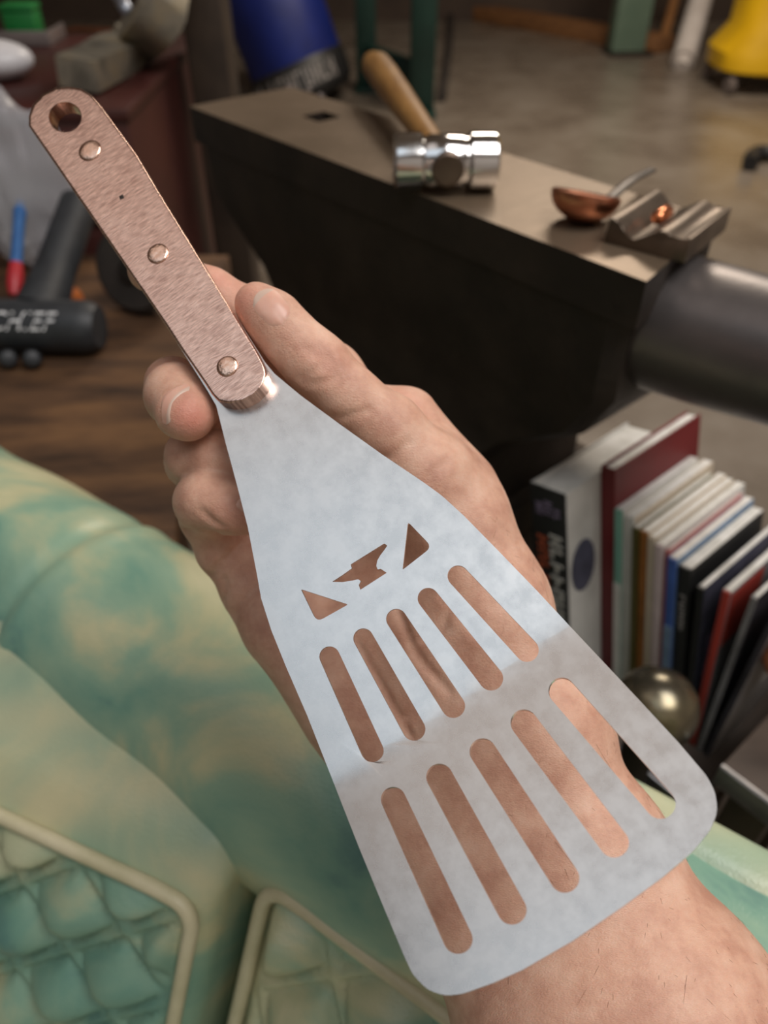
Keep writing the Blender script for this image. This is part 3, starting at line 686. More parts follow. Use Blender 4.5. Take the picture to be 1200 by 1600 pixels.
# back cushions
def cushion(t0, t1, bf, ztop, ang1, ang2, spc, ph1, ph2, h=0.0028, skew=0.0, tone=0.0):
    """quilted cushion: ends t0..t1, top front edge at bf, ztop below the axis datum; the front leans out downwards"""
    lean = 0.436; depth = 0.36; r = 0.022
    lo_ = np.array([t0-0.03, -0.06, ztop-depth-0.03]); hi_ = np.array([t1+0.03, bf+lean*depth+0.05+skew*(t1-t0), ztop+0.10])
    n = np.ceil((hi_-lo_)/h).astype(int)
    T = (lo_[0]+h*np.arange(n[0]))[:, None, None]; Bb = (lo_[1]+h*np.arange(n[1]))[None, :, None]; Z = (lo_[2]+h*np.arange(n[2]))[None, None, :]
    zt = ztop-0.12*np.clip(Bb-0.02, 0, 1)*1.0
    bs = (Bb-lean*(ztop-Z)-skew*(t1-T)) # sheared
    fz = (ztop-Z)*math.hypot(1, lean)        # distance down the face
    l1 = T*math.sin(ang1)-fz*math.cos(ang1); l2 = T*math.sin(ang2)-fz*math.cos(ang2)
    d1 = np.abs((l1/spc+ph1+0.5) % 1.0-0.5)*spc; d2 = np.abs((l2/spc+ph2+0.5) % 1.0-0.5)*spc
    dm = np.minimum(d1, d2)
    pil = lambda d: 1-np.exp(-(np.maximum(d-0.0045, 0)/0.010)**1.4)
    puff = 0.0165*pil(d1)*pil(d2) - 0.0055*np.exp(-((dm-0.0050)/0.0022)**2)
    inn = np.clip((fz-0.012)/0.012, 0, 1)*np.clip((T-t0-0.012)/0.012, 0, 1)*np.clip((t1-0.012-T)/0.012, 0, 1)
    disp = puff*inn - 0.003*(1-inn)
    cx, hx = (t0+t1)/2, (t1-t0)/2-r; cb, hb = (bf-0.05)/2, (bf+0.05)/2-r; cz, hz = ztop-depth/2, depth/2-r
    dx = np.abs(T-cx)-hx; db = np.abs(bs-disp*(bs > cb)-cb)-hb; dz = np.abs(Z-np.clip(bf+skew*(t1-T)-Bb, 0, 0.12)*0.42*(Z > cz)-cz)-hz
    f_ = np.sqrt(np.maximum(dx, 0)**2+np.maximum(db, 0)**2+np.maximum(dz, 0)**2)+np.minimum(np.maximum(np.maximum(dx, db), dz), 0)-r
    v, qd = surface_nets(f_.astype(np.float32), lo_, h)
    # attributes: the quilted front carries an even, darker dye, the raised rims are rubbed
    vz = (ztop-v[:, 2])*math.hypot(1, lean); vb = v[:, 1]-lean*(ztop-v[:, 2])-skew*(t1-v[:, 0])
    a1 = v[:, 0]*math.sin(ang1)-vz*math.cos(ang1); a2 = v[:, 0]*math.sin(ang2)-vz*math.cos(ang2)
    e1 = np.abs((a1/spc+ph1+0.5) % 1.0-0.5)*spc; e2 = np.abs((a2/spc+ph2+0.5) % 1.0-0.5)*spc; em = np.minimum(e1, e2)
    on = (vb > bf-0.03) & (vz > 0.012) & (v[:, 0] > t0+0.014) & (v[:, 0] < t1-0.014)
    dyev = np.where(on, tone, 0.0)
    rub = np.where((vz < 0.03) & (vb < bf-0.006), 0.60, 0.0)*np.clip(1-vz/0.03, 0, 1)*(0.4+0.6*np.sin(v[:, 0]*37+v[:, 1]*50+1.0)**2)
    ob = mesh_np('back_cushion', CF(v[:, 0], v[:, 1], v[:, 2]), qd[:, ::-1], 'leather', sofa, {'rub': rub, 'dye': dyev})
    # piping: along the top front edge and down both ends
    def fp(t, f):    # on the front rim, f = distance down the face
        return CF(t, bf+skew*(t1-t)-0.004+lean*f/math.hypot(1, lean)+0.004, ztop-0.006-f/math.hypot(1, lean))
    pts = []
    for f in np.linspace(0.34, 0.022, 26): pts.append((t0+0.006, f))
    for a in np.linspace(0, math.pi/2, 7): pts.append((t0+0.022-0.016*math.cos(a), 0.022-0.018*math.sin(a)))
    for t in np.linspace(t0+0.035, t1-0.035, 24): pts.append((t, 0.003))
    for a in np.linspace(0, math.pi/2, 7): pts.append((t1-0.022+0.016*math.sin(a), 0.022-0.018*math.cos(a)))
    for f in np.linspace(0.030, 0.34, 26): pts.append((t1-0.006, f))
    pp = np.array([fp(t, f) for t, f in pts])
    v2, f2 = tube_geo(pp, 0.0048, 10)
    pob = part('piping', v2, f2, 'piping', ob, 60)
    return ob
def tb(px, py, H):
    d = PH(px, py, H)-Q0; return np.dot(d, A_), np.dot(d, B_)
tl, bl = tb(280, 1365, 0.46); tr, br = tb(455, 1345, 0.46)
zt_ = (CZ-0.46)-ZA
cushion(tl-0.46, tl+0.028, bl+0.006, zt_+0.010, math.radians(45), math.radians(-45), 0.054, 0.1, 0.25, skew=0.21, tone=0.32)
cushion(tr-0.004, tr+0.50, br+0.020, zt_+0.024, math.radians(64), math.radians(-48), 0.062, 0.38, 0.08, tone=0.12)
# seat, back and base
Rc = np.stack([A_, B_, Zv], 1)
if np.linalg.det(Rc) < 0: Rc = np.stack([A_, -B_, Zv], 1)
box('back_panel', CF(0.2, -0.012, -ZA/2+0.03-0.035), Rc, (1.48, 0.10, ZA-0.13), 'leather', sofa, 0.02, 3)
box('seat', CF(0.2, 0.62, -ZA+0.27), Rc, (1.44, 0.66, 0.14), 'leather', sofa, 0.04, 4)
box('base', CF(0.2, 0.45, -ZA+0.12), Rc, (1.46, 0.98, 0.16), 'leather', sofa, 0.02, 3)
for t, b_ in ((-0.48, 0.05), (0.88, 0.05), (-0.48, 0.86), (0.88, 0.86)):
    lathe('foot', [(0.02, 0), (0.026, 0.045)], CF(t, b_, -ZA), I3, 'stump', sofa, 16)

# ------------------------------------------------------------------ anvil on its stump
HA = 0.22
Bc = PH(1010, 440, HA); Ac = PH(320, 175, HA)
U = unit(Bc-Ac); U[2] = 0; U = unit(U); VV = np.array([-U[1], U[0], 0.0])
if VV[1] < 0: VV = -VV
def AF(u, v, z): return Bc + u*U + v*VV + z*Zv      # anvil frame: u along the face (0 = horn end), v across, z up from the face
Ru = np.stack([U, VV, Zv], 1)
LW, LL = 0.138, 0.60
anvil = thing('anvil', 'heavy dark iron anvil with worn brown face and rounded horn', 'anvil', tuple(AF(-0.30, LW/2, -0.30)))
# face plate with hardy hole
def face_plate():
    hu, hvv, hs = -0.470, 0.085, 0.015
    us = [-LL, hu-hs, hu+hs, 0.0]; vs_ = [0.0, hvv-hs, hvv+hs, LW]
    bm = bmesh.new(); top = {}; bot = {}
    for i, u in enumerate(us):
        for j, v in enumerate(vs_):
            uu_ = u-(0.22*v if i == 3 else 0)
            top[i, j] = bm.verts.new(Vector(AF(uu_, v, 0))); bot[i, j] = bm.verts.new(Vector(AF(uu_, v, -0.036)))
    for i in range(3):
        for j in range(3):
            if (i, j) == (1, 1): continue
            bm.faces.new([top[i, j], top[i+1, j], top[i+1, j+1], top[i, j+1]]); bm.faces.new([bot[i, j], bot[i, j+1], bot[i+1, j+1], bot[i+1, j]])
    for (a, b_) in [((1, 1), (2, 1)), ((2, 1), (2, 2)), ((2, 2), (1, 2)), ((1, 2), (1, 1))]:
        bm.faces.new([top[a], top[b_], bot[b_], bot[a]])
    rim = [(i, 0) for i in range(4)]+[(3, j) for j in range(1, 4)]+[(i, 3) for i in range(2, -1, -1)]+[(0, j) for j in range(2, 0, -1)]
    for k in range(len(rim)): a, b_ = rim[k], rim[(k+1) % len(rim)]; bm.faces.new([top[a], bot[a], bot[b_], top[b_]])
    es = [e for e in bm.edges if len(e.link_faces) == 2 and e.calc_face_angle(0) > 0.8]
    bmesh.ops.bevel(bm, geom=es, offset=0.0028, segments=2, profile=0.5, affect='EDGES')
    return from_bm('face_plate', bm, 'face', anvil)
fp_ = face_plate()
# the sides of the face are scale-dark iron: give faces that do not look up the iron material
fp_.data.materials.append(M['iron'])
for p_ in fp_.data.polygons:
    if p_.normal.z < 0.5: p_.material_index = 1
# body: heel block, waist, feet as one loft (sections along z)
def loft(name, secs, material, parent, smooth=35):
    vs_, fs = [], []
    for (u0, u1, v0, v1, z) in secs:
        ring = []
        c = 0.012
        for (u, v) in [(u0+c, v0), (u1-c, v0), (u1, v0+c), (u1, v1-c), (u1-c, v1), (u0+c, v1), (u0, v1-c), (u0, v0+c)]: ring.append(AF(u, v, z))
        vs_ += ring
    for i in range(len(secs)-1):
        for k in range(8): k2 = (k+1) % 8; fs.append([i*8+k, i*8+k2, (i+1)*8+k2, (i+1)*8+k])
    fs.append(list(range(7, -1, -1))); fs.append([(len(secs)-1)*8+k for k in range(8)])
    return part(name, vs_, fs, material, parent, smooth)
c = LW/2
loft('body', [(-0.50, -0.13, c-0.105, c+0.105, -0.30), (-0.50, -0.13, c-0.105, c+0.105, -0.262), (-0.48, -0.135, c-0.080, c+0.080, -0.235), (-0.47, -0.10, c-0.064, c+0.064, -0.195),
              (-0.50, -0.035, c-0.064, c+0.064, -0.150), (-0.56, -0.012, c-0.065, c+0.065, -0.108), (-0.585, -0.012, c-0.066, c+0.066, -0.085), (-0.592, -0.012, c-0.066, c+0.066, -0.034)], 'iron', anvil)
# table step and horn
hp_ = []; hr = []
for k in np.linspace(0, 1, 26):
    hp_.append(AF(-0.045+0.32*k, c+0.004, -0.064+0.034*k)); hr.append(max(0.004, 0.053*math.sqrt(max(0, 1-k**1.7))*0.97+0.002))
horn = tube('horn', hp_, hr, 'horn', anvil, 32, 60)
zt2 = AF(0, 0, -0.30)[2]
stump = thing('anvil_stand', 'dark timber block stand carrying the anvil', 'stand', tuple(AF(-0.33, c, -0.30)*[1, 1, 0]))
for k, (v0_, v1_) in enumerate(((c-0.125, c-0.042), (c-0.042, c+0.042), (c+0.042, c+0.125))):
    box('timber', AF(-0.325, (v0_+v1_)/2, -0.30-zt2/2), Ru, (0.43, v1_-v0_-0.002, zt2), 'stump', stump, 0.004)
box('iron_band', AF(-0.325, c, -0.36), Ru, (0.436, 0.256, 0.035), 'iron', stump, 0.002)

# hammer on the face
hc_ = P(696, 243, 0.630); hc_[2] = AF(0, 0, 0)[2]+0.0225
hx = unit(V(1, 0.04, 0)); ham = thing('forging_hammer', 'polished steel hammer with wooden handle lying on the anvil face', 'hammer', (hc_[0], hc_[1], AF(0, 0, 0)[2]))
hl = 0.0425
prof = [(0.0195, -hl), (0.0222, -hl+0.002), (0.0225, -hl+0.006), (0.0225, -hl+0.022), (0.0195, -hl+0.0245), (0.0195, -hl+0.027), (0.0208, -hl+0.029)]
prof = prof+[(r, -h) for r, h in prof[::-1]]
lathe('head', prof, hc_, frame(V(0, 0, 1), hx), 'chrome', ham, 40, 40)
for s in (-1, 1):
    hy = np.cross(Zv, hx)*s
    lathe('cheek', [(0.0135, 0.006), (0.0135, 0.0205), (0.0115, 0.0222)], hc_, frame(hx, hy), 'hammer_dark', ham, 28)
he = P(583, 95, 0.87); hs_ = hc_+unit(he-hc_)*0.012
tt = np.linspace(0, 1, 16); pth = hs_[None]*(1-tt)[:, None]+he[None]*tt[:, None]
rr_ = np.interp(tt, [0, .06, .18, .5, .8, .94, 1], [0.0105, 0.0105, 0.0115, 0.0150, 0.0172, 0.0172, 0.0125])
tube('handle', pth, rr_, 'hickory', ham, 20, 60, flat=0.82)

# copper ladle beside the swage block
zf = AF(0, 0, 0)[2]
lc = PH(905, 350, HA); lad = thing('copper_ladle', 'small copper ladle bowl with grey steel handle on the anvil face', 'ladle', (lc[0], lc[1], zf))
ax = unit(V(0.16, 0.26, 1.0)); rb = 0.0265
prof = []
for a in np.linspace(0.02, math.pi/2, 10): prof.append((rb*math.sin(a), 0.020-0.020*math.cos(a)))
inner = [((r*0.93), h+0.0012) for r, h in prof[::-1]]
lathe('bowl', prof+inner, lc+V(0, 0, 0.0015), frame(U, ax), 'copper_dull', lad, 36, 60, closed=False)
rimp = P(940, 322, 0.585); hend = P(1012, 293, 0.66); hend[2] = zf+0.012
tube('ladle_handle', smooth_path([rimp, 0.5*(rimp+hend)+V(0, 0, 0.004), hend], 14), 0.0045, 'steel_dark', lad, 10, 60, flat=0.4)
lathe('ferrule', [(0.0068, -0.007), (0.0076, -0.004), (0.0076, 0.005), (0.006, 0.008)], P(931, 322, 0.585), frame(Zv, unit(hend-rimp)), 'chrome', lad, 20)
# swage block with wavy troughs
bw, bl_, bh = 0.062, 0.078, 0.018
pr = [(-bw/2, 0), (bw/2, 0), (bw/2, bh)]
for k in np.linspace(bw/2-0.005, -bw/2+0.002, 26):
    pr.append((k, bh-0.0085*max(0, math.cos((k+0.008)/0.034*math.pi))**1.2-0.003*max(0, math.cos((k-0.022)/0.016*math.pi))))
bc_ = PH(1004, 395, HA); bc_[2] = zf
Rb = np.stack([unit(U*0.96+VV*0.18), unit(VV*0.96-U*0.18), Zv], 1)
sw = prism('swage_block', pr, Rb, bc_, bl_, 'block', None, 0.0008, 40)
tag(sw, 'small dark steel swage block with scooped troughs on the anvil face', 'swage block')
cpb = bc_ + Rb@V(-0.004, 0.034, bh-0.002)
st_ = tube('copper_offcut', [cpb+Rb@V(0, -0.011, 0), cpb+Rb@V(0, -0.008, 0.0005), cpb+Rb@V(0, 0.008, 0.0005), cpb+Rb@V(0, 0.011, 0)], [0.003, 0.0052, 0.0052, 0.003], 'copper_hot', None, 14, 60)
tag(st_, 'bright copper offcut lying in the trough of the swage block', 'copper piece')
for k, (x, y, s) in enumerate([(452, 136, .006), (482, 142, .005), (502, 150, .005)]):
    c_ = PH(x, y, HA); c_[2] = zf+0.0008
    o = box('metal_shaving', c_, frame(V(math.cos(k), math.sin(k), 0), Zv), (s*1.8, s, 0.002), 'tray', None, 0.0006)
    tag(o, 'tiny pale metal shaving near the square hole of the anvil', 'shaving', 'metal shavings on the anvil face')

# ------------------------------------------------------------------ book table, books, steel ball
HT = 0.69; zt3 = CZ-HT
def TF(u, v, z): return Bc*[1, 1, 0] + u*U + v*VV + z*Zv
tbl = thing('low_table', 'low dark wooden stool table under the books, beside the anvil', 'table', tuple(TF(0.03, 0.15, 0)))
tu0, tu1, tv0, tv1 = -0.045, 0.172, 0.012, 0.31
box('table_top', TF((tu0+tu1)/2, (tv0+tv1)/2, zt3-0.014), Ru, (tu1-tu0, tv1-tv0, 0.028), 'table', tbl, 0.002)
box('edge_strip', TF((tu0+tu1)/2, tv0-0.002, zt3-0.0125), Ru, (tu1-tu0, 0.006, 0.029), 'edge_steel', tbl, 0.0015)
for u, v in ((tu0+0.04, tv0+0.04), (tu1-0.04, tv0+0.04), (tu0+0.04, tv1-0.04), (tu1-0.04, tv1-0.04)):
    box('leg', TF(u, v, (zt3-0.028)/2), Ru, (0.04, 0.04, zt3-0.028), 'table', tbl, 0.003)

def book(u, v, th, h, dp, spine, label, cover=None, lean=0.0, lower=None, letters=None, hard=True, group='books standing on the low table'):
    """a book standing with its spine towards -VV; u = position along the row of the spine's left foot"""
    a = lean; Rl = np.stack([U*math.cos(a)-Zv*math.sin(a), VV, Zv*math.cos(a)+U*math.sin(a)], 1)
    base = TF(u, v, zt3+0.0008+ (th*math.sin(a) if a > 0 else 0))
    bk = thing('book', label, 'book', tuple(base), group)
    ov = 0.003 if hard else 0.0; bt = 0.0016 if hard else 0.0007
    def L3(x, y, z): return base+Rl@V(x, y, z)
    box('pages', L3(th/2, dp/2+0.001, h/2), Rl, (th-2*bt, dp-ov-0.002, h-2*ov), 'paper', bk, 0)
    cv = cover or spine
    bm = bmesh.new()
    bm_box(bm, L3(bt/2, dp/2, h/2), Rl, (bt, dp, h)); bm_box(bm, L3(th-bt/2, dp/2, h/2), Rl, (bt, dp, h))
    from_bm('cover', bm, cv, bk)
    box('spine', L3(th/2, -0.0004, h/2), Rl, (th, 0.0022, h), spine, bk, 0.0006 if th > .006 else 0)
    for (z0, z1, mt) in (lower or []):
        box('spine_band', L3(th/2, -0.0017, (z0+z1)/2), Rl, (th*0.94, 0.0008, z1-z0), mt, bk, 0)
    for (x0, x1, z0, z1, mt, n) in (letters or []):     # a column of lettering, unreadable at this distance, as short strokes
        bm = bmesh.new(); step = (z1-z0)/n; r2 = random.Random(int(x0*1e5)+n)
        for k in range(n):
            zc = z1-(k+0.5)*step; w_ = (x1-x0)
            bm_box(bm, L3((x0+x1)/2, -0.0018, zc+step*0.28), Rl, (w_, 0.0007, step*0.20))
            if r2.random() > .4: bm_box(bm, L3((x0+x1)/2, -0.0018, zc-step*0.28), Rl, (w_, 0.0007, step*0.20))
            xx = x0+w_*r2.choice([0.15, 0.5, 0.85]); bm_box(bm, L3(xx, -0.0018, zc), Rl, (w_*0.26, 0.0007, step*0.66))
        from_bm('lettering', bm, mt, bk)
    return bk, L3, Rl
def bpos(px, py, H):
    d = PH(px, py, H)-Bc; return np.dot(d, U), np.dot(d, VV)
S_ = solid; BL = -0.225
S_('bk_black', (0.018, 0.018, 0.018)); S_('bk_white', (0.66, 0.64, 0.60)); S_('bk_red', (0.16, 0.014, 0.016)); S_('bk_mint', (0.20, 0.42, 0.33)); S_('bk_cream', (0.62, 0.52, 0.40))
S_('bk_orange', (0.42, 0.16, 0.035), 0.5, 0.55, 14); S_('bk_olive', (0.10, 0.085, 0.02)); S_('bk_blue', (0.06, 0.13, 0.42), 0.5, 0.7, 18); S_('bk_sky', (0.25, 0.37, 0.55), 0.5, .6, 16)
S_('bk_rose', (0.45, 0.11, 0.11)); S_('bk_grey', (0.36, 0.35, 0.36), 0.4, .45, 10); S_('bk_dark', (0.07, 0.065, 0.08), 0.4, .4, 12); S_('bk_brick', (0.46, 0.10, 0.045)); S_('bk_lilac', (0.30, 0.24, 0.36), .5, .5, 60)
S_('bk_pink', (0.62, 0.50, 0.50)); S_('bk_scar', (0.42, 0.05, 0.035)); S_('bk_pic', (0.10, 0.10, 0.15), .5, .5, 40)
u0, v0 = bpos(832, 748, 0.445); v0 = max(v0, 0.020)
u = u0; vf = 0.072
bk, L3, Rl = book(u0-0.002-math.sin(BL)*(CZ-0.445-zt3), v0, 0.041, CZ-0.445-zt3, 0.15, 'bk_black', 'thick black-spined book with orange and white spine lettering, first of the row', cover='bk_white', lean=BL,
    letters=[(0.006, 0.0185, 0.02, 0.192, 'bk_brick', 11), (0.021, 0.036, 0.07, 0.198, 'bk_white', 8), (0.006, 0.015, 0.214, 0.228, 'bk_lilac', 2), (0.016, 0.025, 0.216, 0.232, 'bk_lilac', 2), (0.027, 0.035, 0.214, 0.226, 'bk_lilac', 2)])
ov_, of_ = lathe_geo([(0.001, 0), (1, 0)], V(0, 0, 0), I3, 28, False)
oc = L3(0.0413, 0.022, 0.155); ov_ = [oc+Rl@V(0.0004, p[0]*0.018, p[1]*0.030) for p in ov_]
part('cover_emblem', ov_, of_, 'bk_pic', bk)
u = u0-0.002-math.sin(BL)*(CZ-0.445-zt3)+0.0415/math.cos(BL)
rowspec = [ # thickness, height, depth, spine, cover, bands, label
    (0.0155, 0.262, 0.140, 'bk_red', 'bk_red', None, 'tall dark red hardback, the tallest in the row of books', True),
    (0.0085, 0.225, 0.125, 'bk_mint', 'bk_white', [(0.0, 0.14, 'bk_white')], 'thin book with mint green spine beside the dark red hardback', False),
    (0.0105, 0.222, 0.132, 'bk_white', 'bk_cream', None, 'white-spined paperback next to the mint green book', False),
    (0.0055, 0.217, 0.125, 'bk_olive', 'bk_olive', None, 'very thin olive and black booklet beside the orange-brown book', False),
    (0.0085, 0.216, 0.132, 'bk_orange', 'bk_cream', None, 'orange-brown spined book in the middle of the row', False),
    (0.0080, 0.216, 0.132, 'bk_cream', 'bk_cream', None, 'cream-spined paperback right beside the orange-brown book', False),
    (0.0085, 0.214, 0.139, 'bk_pink', 'bk_white', [(0.0, 0.05, 'bk_sky')], 'pale pinkish-white paperback between cream and rose spines', False),
    (0.0035, 0.212, 0.125, 'bk_rose', 'bk_rose', None, 'very thin rose red booklet beside the blue book', False),
    (0.0090, 0.208, 0.132, 'bk_blue', 'bk_sky', [(0.03, 0.13, 'bk_sky'), (0.0, 0.03, 'bk_rose')], 'blue-spined paperback next to the black book', False),
    (0.0125, 0.204, 0.125, 'bk_black', 'bk_black', None, 'black book with small grey spine lettering after the blue one', False)]
for (th, h, dp, spn, cvr, bands, lab, hard) in rowspec:
    vo = vf + random.uniform(-0.003, 0.003)
    lt = [(0.004, 0.009, 0.13, 0.175, 'grey_print', 5)] if spn == 'bk_black' else None
    book(u, vo, th, h, dp, spn, lab, cvr, BL, bands, lt, hard); u += (th+0.0006)/math.cos(BL)
# picture on the black book's cover and the leaning magazines
for k, (th, h, dp, spn, cvr, lab, ln) in enumerate([
    (0.0060, 0.195, 0.132, 'bk_black', 'bk_pic', 'thin black magazine leaning on the black book', -0.20),
    (0.0070, 0.205, 0.139, 'bk_scar', 'bk_grey', 'grey magazine with a scarlet corner leaning on the row of books', -0.13),
    (0.0050, 0.215, 0.139, 'bk_grey', 'bk_dark', 'dark picture magazine leaning at the open end of the row', -0.06),
    (0.0050, 0.215, 0.139, 'bk_dark', 'bk_grey', 'outermost grey and white magazine, standing almost upright', 0.0)]):
    bkk, L3, Rl = book(u+0.003, vf-0.002, th, h, dp, spn, lab, cvr, ln, None, None, False)
    if k == 1:
        box('scarlet_panel', L3(th+0.0003, 0.030, h-0.035), Rl, (0.0006, 0.055, 0.062), 'bk_scar', bkk, 0)
    if k == 0: box('cover_picture', L3(th+0.0003, 0.04, h*0.4), Rl, (0.0006, 0.05, 0.10), 'bk_lilac', bkk, 0)
    if k == 3: box('cover_picture', L3(th+0.0003, 0.09, h*0.55), Rl, (0.0006, 0.08, 0.08), 'bk_white', bkk, 0)
    u += th+0.0025
# steel ball on a short stem, in front of the books
bp_ = P(1024, 1106, 0.625); sb = thing('ball_stake', 'round tarnished steel ball stake in front of the books', 'stake', (bp_[0], bp_[1], 0))
rbl = 0.034
lathe('ball', [(rbl*math.sin(a), -rbl*math.cos(a)) for a in np.linspace(0.02, math.pi-0.02, 22)], bp_, frame(V(1, 0, 0), unit(V(0.4, -0.2, 1))), 'ball', sb, 40, 60)
lathe('stem', [(0.04, 0), (0.04, 0.012), (0.016, 0.03), (0.014, bp_[2]-rbl*0.9)], V(bp_[0], bp_[1], 0), I3, 'iron', sb, 24)
HS = 0.56; zs_ = CZ-HS
shf = thing('side_table', 'brown topped side table with steel edge strip beside the magazines', 'table', tuple(TF(0.40, 0.12, 0)))
box('table_top', TF(0.43, 0.125, zs_-0.012), Ru, (0.50, 0.30, 0.024), 'table', shf, 0.002)
box('edge_strip', TF(0.43, -0.0275, zs_-0.011), Ru, (0.50, 0.006, 0.025), 'edge_steel', shf, 0.0015)
for u_, v_ in ((0.21, 0.01), (0.62, 0.01), (0.21, 0.24), (0.62, 0.24)): box('leg', TF(u_, v_, (zs_-0.024)/2), Ru, (0.035, 0.035, zs_-0.024), 'table', shf, 0.003)
cl = PH(1234, 1052, HS); cl[2] = zs_
o = lathe('clay_pot', [(r_*0.8, h_*0.85) for r_, h_ in [(0.020, 0), (0.030, 0.006), (0.038, 0.022), (0.036, 0.034), (0.030, 0.042), (0.034, 0.050), (0.037, 0.062), (0.032, 0.076), (0.020, 0.082), (0.004, 0.084)]], cl, I3, 'clay', None, 36, 60)
tag(o, 'rounded terracotta orange pot on the side table beyond the magazines', 'pot')

# ------------------------------------------------------------------ bench with tools
HB = 0.50; zb_ = CZ-HB
def poly_slab(name, pts, z0, z1, material, parent, bevel=0.003):
    bm = bmesh.new(); n = len(pts); lo_v = [bm.verts.new((x, y, z0)) for x, y in pts]; hi_v = [bm.verts.new((x, y, z1)) for x, y in pts]
    bm.faces.new(lo_v[::-1]); bm.faces.new(hi_v)
    for k in range(n): bm.faces.new([lo_v[k], lo_v[(k+1) % n], hi_v[(k+1) % n], hi_v[k]])
    if bevel: bmesh.ops.bevel(bm, geom=bm.edges[:], offset=bevel, segments=2, profile=0.5, affect='EDGES')
    return from_bm(name, bm, material, parent)
bench = thing('work_bench', 'dark brown wooden bench wedged behind the sofa', 'bench', (-0.4, 0.9, 0))
nr = Q0+A_*0.13-B_*0.115; nr2 = AF(-0.56, c-0.135, 0); nl = Q0-A_*0.52-B_*0.115
poly_slab('bench_top', [(nr[0], nr[1]), (nr2[0]-0.01, nr2[1]-0.02), (nr2[0]-0.01, 1.21), (-0.95, 1.21), (nl[0], nl[1])], zb_-0.035, zb_, 'bench', bench)
for x, y in ((nr[0]-0.06, nr[1]+0.12), (nr2[0]-0.05, 1.16), (-0.70, 1.16)): box('leg', (x, y, (zb_-0.035)/2), I3, (0.05, 0.05, zb_-0.035), 'bench', bench, 0.004)
# power tool: barrel lying along the bench edge, grip standing up behind it
bc0 = PH(-45, 545, HB-0.0); bc1 = PH(166, 548, HB-0.0); zc = zb_+0.034
bc0[2] = zc; bc1[2] = zc; ax_ = unit(bc1-bc0); ln_ = np.linalg.norm(bc1-bc0)
tool = thing('power_tool', 'black power tool with white CHIEF lettering lying on the bench', 'power tool', (bc0[0], bc0[1], zb_))
lathe('barrel', [(0.024, 0), (0.032, 0.004), (0.0335, 0.012), (0.0335, ln_-0.02), (0.031, ln_-0.008), (0.026, ln_), (0.010, ln_)], bc0, frame(Zv, ax_), 'tool', tool, 40)
g0 = P(62, 492, np.dot(bc0-CAM, FWD)+0.01); g1 = P(126, 312, np.dot(bc0-CAM, FWD)+0.085)
tube('grip', smooth_path([g0, g0*0.6+g1*0.4, g0*0.15+g1*0.85, g1], 20), [0.030]*7+[0.026]*8+[0.024]*3+[0.020] if False else np.interp(np.linspace(0, 1, len(smooth_path([g0, g0*0.6+g1*0.4, g0*0.15+g1*0.85, g1], 20))), [0, .3, .9, 1], [0.034, 0.026, 0.025, 0.018]), 'tool', tool, 20, 60)
for k, x in enumerate((10, 48)):
    c_ = P(x, 553, np.dot(bc0-CAM, FWD)-0.03); c_[2] = zb_+0.0145
    lathe('trigger_button', [(0.011, -0.008), (0.012, 0.0), (0.009, 0.008), (0.004, 0.010)], c_, frame(ax_, unit(CAM-c_)), 'tool', tool, 18)
tn = unit(unit(CAM-bc0)-ax_*np.dot(unit(CAM-bc0), ax_)); tc_ = P(50, 504, np.dot(bc0-CAM, FWD)); 
tcen = bc0+ax_*np.dot(tc_-bc0, ax_)+tn*0.0338; Rt = np.stack([ax_, np.cross(tn, ax_), tn], 1)
# lettering band curved round the barrel
lt = text('lettering', 'CHIEF', 0.034, V(0, 0, 0), I3, 'white_print', tool, 0.0003, 0.35, 0.92)
off0 = origin(tool)
for v in lt.data.vertices:
    q_ = np.array(v.co)+off0; a = q_[1]/0.0336+math.radians(8)
    p_ = bc0+ax_*(np.dot(tcen-bc0, ax_)+q_[0])+(tn*math.cos(a)+np.cross(tn, ax_)*math.sin(a))*(0.0339+q_[2])
    v.co = Vector(p_-off0)
for k in range(3):
    a0 = math.radians(8+(k-1)*14); ctr_ = np.dot(tcen-bc0, ax_)-0.052-0.004*k
    d_ = tn*math.cos(a0)+np.cross(tn, ax_)*math.sin(a0)
    box('speed_stripe', bc0+ax_*ctr_+d_*0.0337, np.stack([ax_, np.cross(d_, ax_), d_], 1), (0.020, 0.004, 0.001), 'white_print', tool, 0)
# clear bag and screwdriver, cap, wheel
def lump(name, c, size, material, amp, seed, n=3):
    bm = bmesh.new(); bmesh.ops.create_icosphere(bm, subdivisions=n, radius=1.0); r2 = np.random.default_rng(seed); D = r2.normal(size=(14, 3))*3.2; ph = r2.uniform(0, 6, 14)
    for v in bm.verts:
        p_ = np.array(v.co); s = 1+amp*np.mean(np.abs(np.sin(D@p_+ph))-0.6)*3.0
        v.co = Vector(np.asarray(c)+p_*s*np.asarray(size))
    return from_bm(name, bm, material, None, 25)
bgc = P(40, 318, 1.14); o = lump('plastic_bag', bgc, (0.085, 0.05, 0.115), 'bag', 0.22, 3, 4); tag(o, 'crumpled clear plastic bag behind the black power tool', 'bag')
zmin = min(v.co.z for v in o.data.vertices); o.location.z += zb_-zmin+0.001
s0 = P(22, 462, 1.07); s0[2] = max(s0[2], zb_+0.012); s1 = P(32, 316, 1.10)
sd = thing('screwdriver', 'blue and red handled screwdriver propped beside the power tool', 'screwdriver', tuple(s0))
tt = np.linspace(0, 1, 10)[:, None]
tube('blue_grip', (s0*(1-tt)+s1*tt)[3:], [0.008]*5+[0.009, 0.006], 'blue_grip', sd, 14, 60)
tube('red_collar', (s0*(1-tt)+s1*tt)[:4], [0.007, 0.011, 0.011, 0.009], 'red_grip', sd, 14, 60)
c_ = PH(112, 488, HB); c_[2] = zb_
